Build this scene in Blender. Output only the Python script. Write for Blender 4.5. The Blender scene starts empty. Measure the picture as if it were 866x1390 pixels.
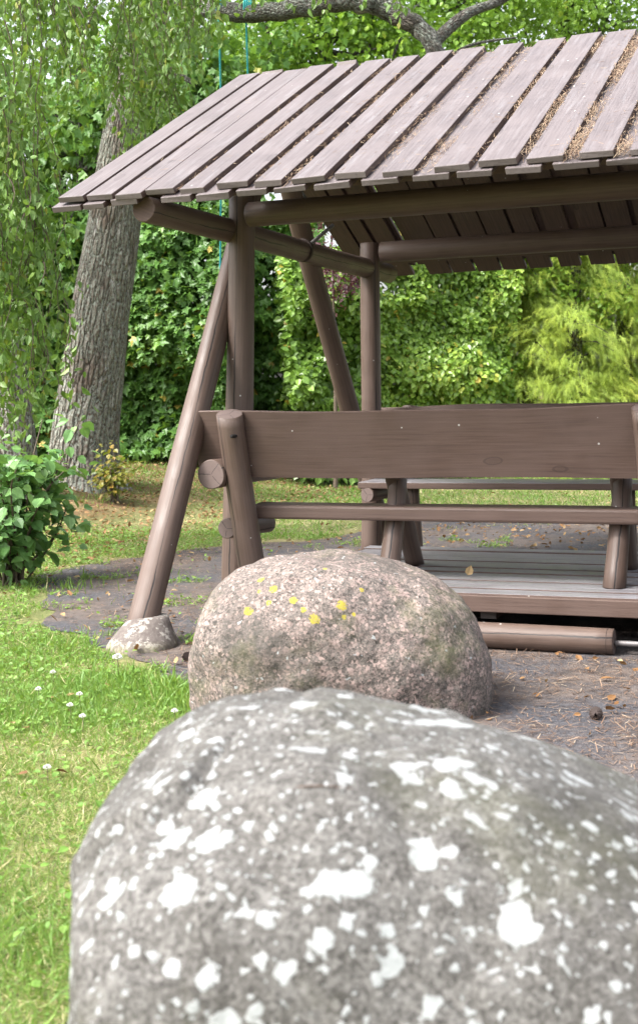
import bpy, bmesh, math, random
import numpy as np
from mathutils import Vector, Matrix
rnd = random.Random(7)
rng = np.random.default_rng(11)
SC = bpy.context.scene
COL = SC.collection
R = math.radians

# ------------------------------------------------------------------ camera
YAW, PITCH, ROLL, EYE = R(21.8), R(4.0), R(-1.37), 1.15
cam_d = bpy.data.cameras.new('camera'); cam = bpy.data.objects.new('camera', cam_d); COL.objects.link(cam)
cam.matrix_world = Matrix.Translation((0, 0, EYE)) @ Matrix.Rotation(YAW, 4, 'Z') @ Matrix.Rotation(math.pi/2-PITCH, 4, 'X') @ Matrix.Rotation(ROLL, 4, 'Z')
cam_d.sensor_fit = 'HORIZONTAL'; cam_d.sensor_width = 24; cam_d.lens = 50; cam_d.shift_y = -45/866
cam_d.clip_end = 1000; cam_d.clip_start = 0.05
cam_d.dof.use_dof = True; cam_d.dof.focus_distance = 6.3; cam_d.dof.aperture_fstop = 6.3
SC.camera = cam
RT = np.array([math.cos(YAW), math.sin(YAW), 0.0]); FW = np.array([-math.sin(YAW), math.cos(YAW), 0.0]); UP = np.array([0, 0, 1.0])
def lf(l, f, z=0.0):                      # lateral / forward / height, measured on the ground from where the photographer stands
    return RT*l + FW*f + UP*z

# ------------------------------------------------------------------ noise
def _hash(i, j, k, s):
    h = (i*374761393 + j*668265263 + k*2147483647 + s*1274126177) & 0xffffffff
    h = ((h ^ (h >> 13))*1103515245) & 0xffffffff
    h = ((h ^ (h >> 16))*2654435761) & 0xffffffff
    return (h & 0xffffff)/float(0xffffff)
def vnoise(P, s=0):
    P = np.asarray(P, float); I = np.floor(P).astype(np.int64); f = P-I; f = f*f*(3-2*f); out = 0
    for a in (0, 1):
        for b in (0, 1):
            for c in (0, 1):
                w = (f[:, 0] if a else 1-f[:, 0])*(f[:, 1] if b else 1-f[:, 1])*(f[:, 2] if c else 1-f[:, 2])
                out = out + w*_hash(I[:, 0]+a, I[:, 1]+b, I[:, 2]+c, s)
    return out*2-1
def fbm(P, o=4, s=0):
    P = np.asarray(P, float); v = 0; a = .5
    for k in range(o):
        v = v + a*vnoise(P*2**k, s+k*17); a *= .5
    return v
def sstep(x):
    x = np.clip(x, 0, 1); return x*x*(3-2*x)

# ------------------------------------------------------------------ object helpers
def tag(o, label=None, cat=None, group=None, kind=None):
    if label: o['label'] = label
    if cat: o['category'] = cat
    if group: o['group'] = group
    if kind: o['kind'] = kind
    return o
def empty(name, loc=(0, 0, 0)):
    o = bpy.data.objects.new(name, None); o.location = loc; o.empty_display_size = .1; COL.objects.link(o); return o
def link(name, me, parent=None, mats=()):
    for m in mats: me.materials.append(m)
    o = bpy.data.objects.new(name, me); COL.objects.link(o)
    if parent is not None:
        o.parent = parent; o.location = -Vector(parent.location)
    return o
def np_mesh(name, V, F, attr=None, smooth=False, mat_idx=None):
    """V (n,3), F list of (m,k) index arrays"""
    me = bpy.data.meshes.new(name); V = np.ascontiguousarray(V, dtype=np.float32)
    me.vertices.add(len(V)); me.vertices.foreach_set('co', V.ravel())
    loops = np.concatenate([f.ravel() for f in F]).astype(np.int32)
    tot = np.concatenate([np.full(len(f), f.shape[1]) for f in F]).astype(np.int32)
    st = np.concatenate([[0], np.cumsum(tot)[:-1]]).astype(np.int32)
    me.loops.add(len(loops)); me.loops.foreach_set('vertex_index', loops)
    me.polygons.add(len(tot)); me.polygons.foreach_set('loop_start', st); me.polygons.foreach_set('loop_total', tot)
    if mat_idx is not None: me.polygons.foreach_set('material_index', np.asarray(mat_idx, np.int32))
    me.polygons.foreach_set('use_smooth', np.full(len(tot), smooth))
    me.update(calc_edges=True)
    if attr is not None:
        a = me.attributes.new('rnd', 'FLOAT', 'POINT'); a.data.foreach_set('value', np.ascontiguousarray(attr, dtype=np.float32))
    return me

# ------------------------------------------------------------------ materials
class NT:
    def __init__(s, name):
        s.m = bpy.data.materials.new(name); s.m.use_nodes = True; s.t = s.m.node_tree; s.t.nodes.clear()
        s.out = s.n('ShaderNodeOutputMaterial')
    def n(s, typ, **kw):
        nd = s.t.nodes.new(typ)
        for k, v in kw.items(): setattr(nd, k, v)
        return nd
    def l(s, a, b): s.t.links.new(a, b); return b
    def setin(s, nd, i, v):
        if v is None: return
        if isinstance(v, bpy.types.NodeSocket): s.l(v, nd.inputs[i])
        else:
            if isinstance(v, tuple) and len(v) == 3 and nd.inputs[i].type == 'RGBA': v = (*v, 1)
            nd.inputs[i].default_value = v
    def math(s, op, a, b=None, c=None, clamp=False):
        nd = s.n('ShaderNodeMath', operation=op); nd.use_clamp = clamp
        for i, v in enumerate((a, b, c)): s.setin(nd, i, v)
        return nd.outputs[0]
    def vmath(s, op, a, b=None, out=0):
        nd = s.n('ShaderNodeVectorMath', operation=op)
        for i, v in enumerate((a, b)): s.setin(nd, i, v)
        return nd.outputs[out]
    def noise(s, vec, scale, detail=4, rough=.55, out=0, dist=0):
        nd = s.n('ShaderNodeTexNoise'); s.setin(nd, 'Vector', vec)
        nd.inputs['Scale'].default_value = scale; nd.inputs['Detail'].default_value = detail
        nd.inputs['Roughness'].default_value = rough; nd.inputs['Distortion'].default_value = dist
        return nd.outputs[out]
    def voro(s, vec, scale, out='Distance', feature='F1', rand=1.0):
        nd = s.n('ShaderNodeTexVoronoi', feature=feature); s.setin(nd, 'Vector', vec); nd.inputs['Scale'].default_value = scale
        nd.inputs['Randomness'].default_value = rand
        return nd.outputs[out]
    def ramp(s, fac, stops, interp='LINEAR'):
        nd = s.n('ShaderNodeValToRGB'); nd.color_ramp.interpolation = interp; cr = nd.color_ramp
        while len(cr.elements) < len(stops): cr.elements.new(.5)
        for e, (p, c) in zip(cr.elements, stops):
            e.position = p; e.color = (*c, 1) if isinstance(c, tuple) else (c, c, c, 1)
        s.l(fac, nd.inputs[0]); return nd.outputs[0]
    def mix(s, fac, a, b, mode='MIX'):
        nd = s.n('ShaderNodeMix', data_type='RGBA', blend_type=mode)
        s.setin(nd, 0, fac); s.setin(nd, 6, a); s.setin(nd, 7, b); return nd.outputs[2]
    def mapr(s, v, a, b, c=0., d=1.):
        nd = s.n('ShaderNodeMapRange'); nd.clamp = True
        for i, x in enumerate((v, a, b, c, d)): s.setin(nd, i, x)
        return nd.outputs[0]
    def scalev(s, vec, sc):
        nd = s.n('ShaderNodeMapping'); s.l(vec, nd.inputs[0]); nd.inputs['Scale'].default_value = sc; return nd.outputs[0]
    def obj(s): return s.n('ShaderNodeNewGeometry').outputs['Position']
    def bump(s, h, strength=.5, dist=.01, normal=None):
        nd = s.n('ShaderNodeBump'); nd.inputs['Strength'].default_value = strength; nd.inputs['Distance'].default_value = dist
        s.l(h, nd.inputs['Height'])
        if normal is not None: s.l(normal, nd.inputs['Normal'])
        return nd.outputs[0]
    def pbr(s, col, rough=.7, bump=None, spec=.5, metal=0.):
        p = s.n('ShaderNodeBsdfPrincipled'); s.setin(p, 'Base Color', col); s.setin(p, 'Roughness', rough)
        s.setin(p, 'Specular IOR Level', spec); s.setin(p, 'Metallic', metal)
        if bump is not None: s.l(bump, p.inputs['Normal'])
        s.l(p.outputs[0], s.out.inputs[0]); return p

def wood_mat(name, base, dark, light, weather=.0, wcol=(.3, .29, .3), rough=.5, crack=True, grain=1.0, spec=.4):
    k = NT(name); uv = k.n('ShaderNodeUVMap').outputs[0]; pos = k.obj()
    g = k.noise(k.scalev(uv, (3, 90, 1)), 1.0, 5, .6)
    g2 = k.noise(k.scalev(uv, (9, 260, 1)), 1.0, 3, .6)
    blot = k.noise(pos, 5, 5, .6)
    c = k.ramp(g, [(.3, dark), (.5, base), (.72, light)])
    c = k.mix(k.mapr(blot, .42, .62), c, k.mix(.5, c, light))
    big = k.noise(pos, 1.7, 3, .5)
    c = k.mix(k.mapr(big, .55, .75, 0, .5), c, dark)
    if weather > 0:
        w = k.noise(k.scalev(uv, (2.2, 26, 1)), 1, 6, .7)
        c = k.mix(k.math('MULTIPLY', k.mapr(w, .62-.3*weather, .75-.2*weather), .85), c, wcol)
    # sparse pale specks: droppings, cobweb fluff
    v = k.voro(pos, 26, 'Distance'); vc = k.voro(pos, 26, 'Color')
    sep = k.n('ShaderNodeSeparateColor'); k.l(vc, sep.inputs[0])
    sp = k.math('MULTIPLY', k.math('LESS_THAN', v, .12), k.math('GREATER_THAN', sep.outputs[0], .955))
    c = k.mix(k.math('MULTIPLY', sp, .65), c, (.5, .5, .47))
    kp = k.vmath('ADD', k.scalev(uv, (2.6, 7, 1)), k.vmath('SCALE', k.noise(uv, 9, 2, .5, out=1), None)); kp.node.inputs[1].links[0].from_node.inputs['Scale'].default_value = .12
    kd = k.voro(kp, 1.0, 'Distance'); ks = k.n('ShaderNodeSeparateColor'); k.l(k.voro(kp, 1.0, 'Color'), ks.inputs[0])
    kon = k.math('GREATER_THAN', ks.outputs[0], .62)
    c = k.mix(k.math('MULTIPLY', k.math('MULTIPLY', k.mapr(kd, .08, .14, .45, 0), kon), 1.), c, dark)
    kr = k.math('MULTIPLY', k.math('LESS_THAN', k.math('ABSOLUTE', k.math('SUBTRACT', kd, .12)), .016), kon)
    c = k.mix(k.math('MULTIPLY', kr, .35), c, tuple(x*.35 for x in dark))
    # dirt-dark pits
    c = k.mix(k.math('MULTIPLY', k.mapr(g2, .62, .75), .45), c, dark)
    h = k.math('ADD', k.math('MULTIPLY', g, .6*grain), k.math('MULTIPLY', g2, .4*grain))
    if crack:
        sx = k.n('ShaderNodeSeparateXYZ'); k.l(uv, sx.inputs[0])
        wob = k.noise(k.scalev(uv, (1.3, 0, 0)), 1.0, 5, .65)
        d = k.math('ABSOLUTE', k.math('ADD', sx.outputs[1], k.math('MULTIPLY', k.math('SUBTRACT', wob, .5), .06)))
        wid = k.mapr(k.noise(k.scalev(uv, (1.6, 0, 0)), 1.3, 2, .5), .38, .6, .0006, .0042)
        cm = k.math('LESS_THAN', d, wid)
        c = k.mix(k.math('MULTIPLY', cm, .92), c, (.012, .009, .008))
        h = k.math('SUBTRACT', h, k.math('MULTIPLY', cm, 2.0))
    rr = k.mapr(blot, .3, .7, rough-.08, rough+.15)
    k.pbr(c, rr, k.bump(h, .45, .004), spec)
    return k.m

M = {}
M['paint'] = wood_mat('brown_painted_wood', (.086, .057, .044), (.060, .039, .031), (.110, .076, .062), rough=.5)
M['paint_board'] = wood_mat('brown_painted_board', (.078, .049, .038), (.056, .035, .028), (.096, .063, .051), crack=False, rough=.55, grain=.7)
M['roof'] = wood_mat('weathered_skylit_roof_board', (.098, .080, .080), (.066, .052, .052), (.130, .110, .111), weather=.3, wcol=(.155, .142, .146), crack=False, rough=.5)  # pale grey holds weathered dust and sky reflection, both put into the colour
M['under'] = wood_mat('roof_underside_board', (.07, .043, .034), (.04, .025, .02), (.09, .058, .046), crack=False, rough=.7)
M['deck'] = wood_mat('weathered_deck_board', (.13, .122, .13), (.075, .066, .068), (.18, .174, .185), weather=.5, wcol=(.20, .20, .215), crack=False, rough=.42, spec=.6)

def end_mat(name, base, dark):
    k = NT(name); uv = k.n('ShaderNodeUVMap').outputs[0]
    s = k.n('ShaderNodeSeparateXYZ'); k.l(uv, s.inputs[0]); x, y = s.outputs[0], s.outputs[1]
    r = k.math('SQRT', k.math('ADD', k.math('MULTIPLY', x, x), k.math('MULTIPLY', y, y)))
    n = k.noise(k.obj(), 60, 4, .6)
    ring = k.math('SINE', k.math('MULTIPLY', k.math('ADD', r, k.math('MULTIPLY', n, .004)), 1400))
    c = k.mix(k.mapr(ring, -1, 1, 0, .22), base, dark)
    c = k.mix(k.mapr(n, .55, .75, 0, .5), c, dark)
    w = k.math('MULTIPLY', k.math('SUBTRACT', k.noise(uv, 40, 3, .6), .5), .012)
    crk = None
    for (a, x0, x1, ww) in ((0.4, .004, .2, .0017), (2.6, .0, .06, .0013), (4.3, .01, .2, .0011)):
        ca, sa = math.cos(a), math.sin(a)
        along = k.math('ADD', k.math('MULTIPLY', x, ca), k.math('MULTIPLY', y, sa))
        perp = k.math('ADD', k.math('SUBTRACT', k.math('MULTIPLY', y, ca), k.math('MULTIPLY', x, sa)), w)
        m_ = k.math('MULTIPLY', k.math('LESS_THAN', k.math('ABSOLUTE', perp), ww), k.math('GREATER_THAN', along, x0))
        crk = m_ if crk is None else k.math('MAXIMUM', crk, m_)
    c = k.mix(k.math('MULTIPLY', crk, .9), c, (.015, .01, .01))
    k.pbr(c, .75, k.bump(k.math('SUBTRACT', n, crk), .5, .003))
    return k.m
M['end'] = end_mat('log_end_grain', (.13, .094, .083), (.08, .056, .048))
M['board_end'] = end_mat('board_end_grain', (.115, .095, .09), (.05, .04, .037))

def flat_mat(name, col, rough=.6, metal=0., spec=.5, var=.25, scale=30):
    k = NT(name); n = k.noise(k.obj(), scale, 4, .6)
    c = k.mix(k.mapr(n, .35, .7, 0, var), col, tuple(x*.35 for x in col))
    k.pbr(c, rough, k.bump(n, .3, .003), spec, metal); return k.m
M['iron'] = flat_mat('galvanised_iron', (.16, .15, .15), .6, .5)
M['strap'] = flat_mat('rusty_iron', (.045, .03, .025), .7, .2)
M['black'] = flat_mat('dark_hole', (.008, .006, .005), .9)
M['rope'] = flat_mat('teal_rope', (.02, .27, .27), .8, scale=200)
M['needle'] = None

def leaf_mat(name, stops, trans=.35, rough=.42, tcol=None, spec=.4):
    k = NT(name); a = k.n('ShaderNodeAttribute', attribute_name='rnd'); 
    c = k.ramp(a.outputs['Fac'], stops)
    n = k.noise(k.obj(), 45, 2, .5)
    c = k.mix(k.mapr(n, .35, .65, 0, .35), c, tuple(x*.45 for x in stops[0][1]))
    p = k.n('ShaderNodeBsdfPrincipled'); k.l(c, p.inputs['Base Color']); p.inputs['Roughness'].default_value = rough
    p.inputs['Specular IOR Level'].default_value = spec
    t = k.n('ShaderNodeBsdfTranslucent'); k.l(k.mix(.55, c, tcol or (.16, .26, .01), 'MIX'), t.inputs[0])
    m_ = k.n('ShaderNodeMixShader'); m_.inputs[0].default_value = trans
    k.l(p.outputs[0], m_.inputs[1]); k.l(t.outputs[0], m_.inputs[2]); k.l(m_.outputs[0], k.out.inputs[0]); return k.m
M['birch_leaf'] = leaf_mat('birch_leaves', [(0, (0.095, 0.182, 0.039)), (.5, (0.151, 0.270, 0.061)), (.9, (0.224, 0.341, 0.077)), (.985, (0.403, 0.363, 0.077)), (1, (0.426, 0.286, 0.066))], .4)
M['maple_leaf'] = leaf_mat('maple_leaves', [(0, (0.066, 0.149, 0.034)), (.5, (0.105, 0.234, 0.047)), (.9, (0.185, 0.339, 0.056)), (1, (0.463, 0.362, 0.074))])
M['bright_leaf'] = leaf_mat('bright_leaves', [(0, (0.140, 0.262, 0.041)), (.5, (0.233, 0.414, 0.057)), (.9, (0.396, 0.568, 0.071)), (1, (0.605, 0.590, 0.101))], .42)
M['vine_leaf'] = leaf_mat('vine_leaves', [(0, (0.149, 0.281, 0.049)), (.5, (0.255, 0.432, 0.068)), (.9, (0.417, 0.587, 0.097)), (1, (0.750, 0.560, 0.097))], .35, .35, spec=.6)
M['spruce'] = leaf_mat('spruce_needles', [(0, (0.167, 0.268, 0.073)), (.5, (0.335, 0.457, 0.079)), (.9, (0.559, 0.670, 0.108)), (1, (0.750, 0.750, 0.143))], .42, .55, (0.690, 0.741, 0.053))
M['purple'] = leaf_mat('purple_leaves', [(0, (.05, .02, .025)), (.6, (.11, .045, .055)), (1, (.2, .10, .11))], .25, tcol=(.16, .03, .04))
M['shrub_leaf'] = leaf_mat('shrub_leaves', [(0, (.11, .25, .08)), (.5, (.18, .36, .11)), (1, (.27, .45, .15))], .38, .38, spec=.55)
M['yellow_leaf'] = leaf_mat('yellowing_leaves', [(0, (.10, .15, .025)), (.5, (.24, .24, .04)), (1, (.38, .22, .05))], .4)
M['grass'] = leaf_mat('grass_blades', [(0, (.09, .19, .03)), (.35, (.145, .28, .045)), (.6, (.21, .34, .07)), (.75, (.38, .37, .15)), (1, (.55, .47, .27))], .35, .5, tcol=(.3, .42, .05))
M['dryleaf'] = leaf_mat('dry_leaves', [(0, (.12, .06, .025)), (.5, (.26, .14, .06)), (1, (.45, .33, .17))], .15, .7, tcol=(.3, .16, .05), spec=.2)
M['needle'] = leaf_mat('dry_pine_needles', [(0, (.08, .045, .028)), (.5, (.19, .115, .068)), (1, (.36, .28, .19))], .05, .6, tcol=(.3, .16, .05), spec=.3)
M['needle_red'] = leaf_mat('rusty_pine_needles', [(0, (.07, .042, .030)), (.5, (.17, .105, .070)), (.9, (.30, .20, .135)), (1, (.48, .4, .29))], .05, .6, tcol=(.3, .16, .05), spec=.3)
M['petal'] = flat_mat('white_petals', (.78, .78, .72), .7, var=.1)

def bark_mat(name, cols, scale=1., lichen=.5):
    k = NT(name); uv = k.n('ShaderNodeUVMap').outputs[0]
    f = k.voro(k.vmath('ADD', k.scalev(uv, (5*scale, 16*scale, 1)), k.noise(uv, 6, 4, .6, out=1)), 1.0, 'Distance', 'DISTANCE_TO_EDGE')
    n = k.noise(k.scalev(uv, (10, 22, 1)), 1.2, 6, .7); n2 = k.noise(uv, 2.2, 5, .65); n3 = k.noise(uv, 34, 4, .7)
    c = k.ramp(n, [(.3, cols[0]), (.5, cols[1]), (.75, cols[2])])
    c = k.mix(k.mapr(f, 0, .13, .85, 0), c, cols[3])
    li = k.math('MULTIPLY', k.mapr(n2, .62-.25*lichen, .70-.2*lichen), k.mapr(n3, .42, .6))
    c = k.mix(k.math('MULTIPLY', li, .75), c, (.34, .385, .33))
    w_ = k.math('MULTIPLY', k.mapr(k.noise(k.scalev(uv, (1.2, 3, 1)), 2.3, 5, .7), .60, .64), k.mapr(n3, .35, .5))
    c = k.mix(k.math('MULTIPLY', w_, .75), c, (.5, .48, .45))
    h = k.math('ADD', k.math('MULTIPLY', k.mapr(f, 0, .3), 1.0), k.math('MULTIPLY', n, .6))
    k.pbr(c, .9, k.bump(h, 1.0, .045), .2); return k.m
M['bark'] = bark_mat('lichened_birch_bark', [(.07, .050, .038), (.16, .125, .10), (.30, .27, .235), (.018, .012, .009)], .9, 1.1)
M['bark_dark'] = bark_mat('dark_bark', [(.05, .042, .035), (.09, .08, .065), (.15, .14, .12), (.02, .017, .014)], 1.6, .5)
M['bark_branch'] = bark_mat('branch_bark', [(.07, .055, .045), (.14, .12, .10), (.24, .22, .19), (.03, .024, .02)], 3.5, .9)
M['twig'] = flat_mat('twig_bark', (.10, .075, .05), .8)

# ------------------------------------------------------------------ log and board shapes
class MB:
    def __init__(s): s.v = []; s.f = []; s.uv = []; s.mi = []; s.sm = []
    def face(s, idx, uvs, mi=0, sm=False):
        s.f.append(idx); s.uv.append(uvs); s.mi.append(mi); s.sm.append(sm)
    def build(s, name, mats, parent=None, bevel=0):
        me = bpy.data.meshes.new(name); me.from_pydata([tuple(map(float, v)) for v in s.v], [], s.f)
        uvl = me.uv_layers.new(name='UVMap'); flat = [c for u in s.uv for p in u for c in p]
        uvl.data.foreach_set('uv', flat)
        me.polygons.foreach_set('material_index', s.mi); me.polygons.foreach_set('use_smooth', s.sm); me.update()
        o = link(name, me, parent, mats)
        if bevel:
            b = o.modifiers.new('bevel', 'BEVEL'); b.width = bevel; b.segments = 2; b.limit_method = 'ANGLE'; b.angle_limit = R(50)
        return o
    def log(s, p0, p1, r0, r1=None, crack=0.0, seed=0, n=16, ns=28, bend=.009, knob=.028, cut0=None, cut1=None):
        """round timber from p0 to p1; cut0/cut1: plane normals of slanted end cuts"""
        r1 = r0 if r1 is None else r1; p0 = np.array(p0, float); p1 = np.array(p1, float); L = np.linalg.norm(p1-p0); d = (p1-p0)/L
        ref = np.array([0, -1, 0.]) if abs(d[1]) < .8 else np.array([0, 0, 1.])
        e1 = ref-d*np.dot(ref, d); e1 /= np.linalg.norm(e1); e2 = np.cross(d, e1)
        ts = [0, .004/L] + [i/n for i in range(1, n)] + [1-.004/L, 1]; b0 = len(s.v); rg = np.random.default_rng(seed+100)
        off = rg.uniform(0, 50); ph = rg.uniform(0, 6.28)
        for it, t in enumerate(ts):
            rr = r0+(r1-r0)*t
            if it in (0, len(ts)-1): rr -= .004
            c = p0+d*L*t+(e1*math.sin(t*math.pi*1.3+ph)+e2*math.sin(t*math.pi+ph*2))*bend*(1 if L > .8 else .2)
            for a in range(ns):
                an = 2*math.pi*(a+.5)/ns-math.pi+crack
                q = np.array([[math.cos(an)*1.3+off, math.sin(an)*1.3, t*L*1.2]])
                r_ = rr*(1+knob*2*float(vnoise(q, seed)[0]))
                dirv = e1*math.cos(an)+e2*math.sin(an)
                v = c+dirv*r_
                if cut0 is not None and t < .3: v = v-d*(np.dot(v-p0, cut0)/np.dot(d, cut0))*max(0, 1-t*12/max(L, .5)) if it < 2 else v
                if cut1 is not None and it >= len(ts)-2: v = v-d*(np.dot(v-p1, cut1)/np.dot(d, cut1))
                s.v.append(v)
        R_ = (r0+r1)/2
        for it in range(len(ts)-1):
            for a in range(ns):
                a2 = (a+1) % ns
                i = [b0+it*ns+a, b0+it*ns+a2, b0+(it+1)*ns+a2, b0+(it+1)*ns+a]
                # crack runs at v = 0, the middle of the wrap
                va = ((a+.5)/ns-.5)*2*math.pi*R_; vb = ((a+1.5)/ns-.5)*2*math.pi*R_
                u0, u1 = ts[it]*L+off, ts[it+1]*L+off
                s.face(i, [(u0, va), (u0, vb), (u1, vb), (u1, va)], 0, True)
        for it, rev in ((0, True), (len(ts)-1, False)):
            idx = [b0+it*ns+a for a in range(ns)]
            uvs = [((math.cos(2*math.pi*a/ns))*R_, (math.sin(2*math.pi*a/ns))*R_) for a in range(ns)]
            if rev: idx = idx[::-1]; uvs = uvs[::-1]
            s.face(idx, uvs, 1)
        return s
    def board(s, o, ax, ay, az, seed=0, mi=(0, 0, 1), wob=0.0):
        """box from corner o spanned by ax (length), ay (width), az (thickness); mi: (top/bottom, sides, ends)"""
        o, ax, ay, az = (np.array(q, float) for q in (o, ax, ay, az)); rg = np.random.default_rng(seed+5)
        L, W_, T = (np.linalg.norm(q) for q in (ax, ay, az)); b = len(s.v); u0 = rg.uniform(0, 40); v0 = rg.uniform(0, 9)+2
        for k in (0, 1):
            for j in (0, 1):
                for i in (0, 1):
                    s.v.append(o+ax*i+ay*j+az*k+rg.normal(0, 1, 3)*wob)
        if np.dot(np.cross(ax, ay), az) < 0: fl = lambda q: q[::-1]
        else: fl = lambda q: q
        def f(ix, uv, m_): s.face([b+i for i in fl(ix)], fl(uv), m_)
        f([0, 2, 3, 1], [(u0, v0), (u0, v0+W_), (u0+L, v0+W_), (u0+L, v0)], mi[0] if len(mi) < 4 else mi[3])
        f([4, 5, 7, 6], [(u0, v0), (u0+L, v0), (u0+L, v0+W_), (u0, v0+W_)], mi[0])
        f([0, 1, 5, 4], [(u0, v0), (u0+L, v0), (u0+L, v0+T), (u0, v0+T)], mi[1])
        f([2, 6, 7, 3], [(u0, v0), (u0, v0+T), (u0+L, v0+T), (u0+L, v0)], mi[1])
        e = [(0, 0), (0, T), (W_, T), (W_, 0)]
        f([0, 4, 6, 2], [(a-W_/2+.3, c_+.3) for a, c_ in e], mi[2])
        f([1, 3, 7, 5], [(a-W_/2+.3, c_+.3) for a, c_ in [(0, 0), (W_, 0), (W_, T), (0, T)]], mi[2])
        return s

LM = [M['paint'], M['end']]
# ------------------------------------------------------------------ ground
def ground_h(x, y):
    x = np.asarray(x, float); y = np.asarray(y, float)
    h = .32*sstep((-5.1-x)/2.6)*sstep((y-7.2)/4.5)
    P = np.stack([x*.7, y*.7, x*0], -1).reshape(-1, 3)
    n = vnoise(P, 3).reshape(x.shape)
    m = sstep((-4.9-x)/1.5)+sstep((y-12)/3)
    return h+.03*n*np.clip(m, 0, 1)
def axis(lo, hi, a, b, fine):
    mid = np.arange(a, b+1e-6, fine)
    l = a-np.cumsum(np.geomspace(fine, 40, 22)); r = b+np.cumsum(np.geomspace(fine, 40, 22))
    return np.concatenate([l[::-1], mid, r])
gx = axis(-1, 1, -14, 5, .2); gy = axis(-1, 1, -2, 20, .2)
GX, GY = np.meshgrid(gx, gy); nx, ny = len(gx), len(gy)
V = np.stack([GX.ravel(), GY.ravel(), ground_h(GX, GY).ravel()], -1)
I = np.arange(nx*ny).reshape(ny, nx); F = np.stack([I[:-1, :-1], I[:-1, 1:], I[1:, 1:], I[1:, :-1]], -1).reshape(-1, 4)
k = NT('lawn_soil'); p = k.obj()
a = k.noise(p, 1.4, 4, .6); b = k.noise(p, 28, 5, .7); c_ = k.noise(p, 160, 3, .6)
col = k.ramp(b, [(.3, (.05, .06, .02)), (.5, (.11, .13, .045)), (.7, (.24, .20, .10))])
col = k.mix(k.mapr(a, .48, .62, 0, .55), col, (.28, .23, .12))
col = k.mix(k.mapr(c_, .5, .7, 0, .5), col, (.05, .035, .02))
# leaf-littered bank under the trees
sp = k.n('ShaderNodeSeparateXYZ'); k.l(p, sp.inputs[0])
bank = k.math('MULTIPLY', k.mapr(sp.outputs[2], .02, .10), 1.0)
lit = k.ramp(k.noise(p, 40, 5, .7), [(.35, (.05, .028, .018)), (.55, (.14, .075, .042)), (.75, (.27, .18, .10))])
col = k.mix(k.math('MULTIPLY', bank, k.mapr(k.noise(p, 2.2, 4, .6), .4, .6, .25, .9)), col, lit)
k.pbr(col, .95, k.bump(b, .6, .02), .15)
tag(link('ground', np_mesh('ground', V, [F], smooth=True), None, [k.m]), kind='structure')

# asphalt patch under the shelter
path_pts = [(-3.14, 5.05), (-3.75, 5.75), (-4.45, 6.55), (-4.75, 7.05), (-4.62, 7.75), (-4.3, 8.5), (-3.75, 9.1), (-3.55, 9.9), (-3.35, 10.7), (-1.6, 11.15), (1.5, 11.3), (5, 10.5), (7, 7), (6, 3), (3, 1.2), (.8, 1.9), (-.6, 3.0), (-1.5, 3.75), (-2.1, 4.2), (-2.45, 4.62)]
def poly_edge(pts, step=.09, amp=.11, seed=0):
    out = []
    for (x0, y0), (x1, y1) in zip(pts, pts[1:]+pts[:1]):
        L = math.hypot(x1-x0, y1-y0); n = max(1, int(L/step))
        for i in range(n):
            t = i/n; x = x0+(x1-x0)*t; y = y0+(y1-y0)*t
            nn = vnoise([[x*2.5, y*2.5, 0]], seed)[0]+.5*vnoise([[x*8, y*8, 0]], seed+1)[0]
            out.append((x+nn*amp*(y1-y0)/L, y-nn*amp*(x1-x0)/L))
    return out
pe = poly_edge(path_pts)
bm = bmesh.new(); fv = [bm.verts.new((x, y, .004)) for x, y in pe]; bm.faces.new(fv); bmesh.ops.triangulate(bm, faces=bm.faces[:])
bmesh.ops.recalc_face_normals(bm, faces=bm.faces[:])
me = bpy.data.meshes.new('asphalt_path'); bm.to_mesh(me); bm.free()
k = NT('old_asphalt'); p = k.obj()
n1 = k.noise(p, 1.6, 5, .65); n2 = k.noise(p, 55, 5, .75); v = k.voro(p, 130); n3 = k.noise(p, 9, 5, .7)
col = k.ramp(n2, [(.3, (.022, .022, .026)), (.5, (.050, .050, .057)), (.68, (.10, .099, .105))])
col = k.mix(k.mapr(v, 0, .35, .45, 0), col, (.11, .108, .112))
col = k.mix(k.mapr(n1, .40, .58, 0, .85), col, k.mix(k.mapr(n3, .4, .6), (.062, .050, .044), (.125, .098, .082)))
cr = k.voro(k.vmath('ADD', k.scalev(p, (.9, .9, .9)), k.noise(p, 2.5, 4, .6, out=1)), 1.0, 'Distance', 'DISTANCE_TO_EDGE')
col = k.mix(k.mapr(cr, 0, .006, .6, 0), col, (.02, .018, .016))
k.pbr(col, .85, k.bump(k.math('SUBTRACT', n2, v), .6, .006), .3)
tag(link('path', me, None, [k.m]), kind='structure')
from mathutils.geometry import tessellate_polygon
PE = np.array(pe)
def in_path(x, y):
    x = np.asarray(x); y = np.asarray(y); c = np.zeros(x.shape, bool)
    for i in range(len(PE)):
        x0, y0 = PE[i-1]; x1, y1 = PE[i]
        cond = ((y0 > y) != (y1 > y)) & (x < (x1-x0)*(y-y0)/((y1-y0) if y1 != y0 else 1e-9)+x0)
        c ^= cond
    return c

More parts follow.
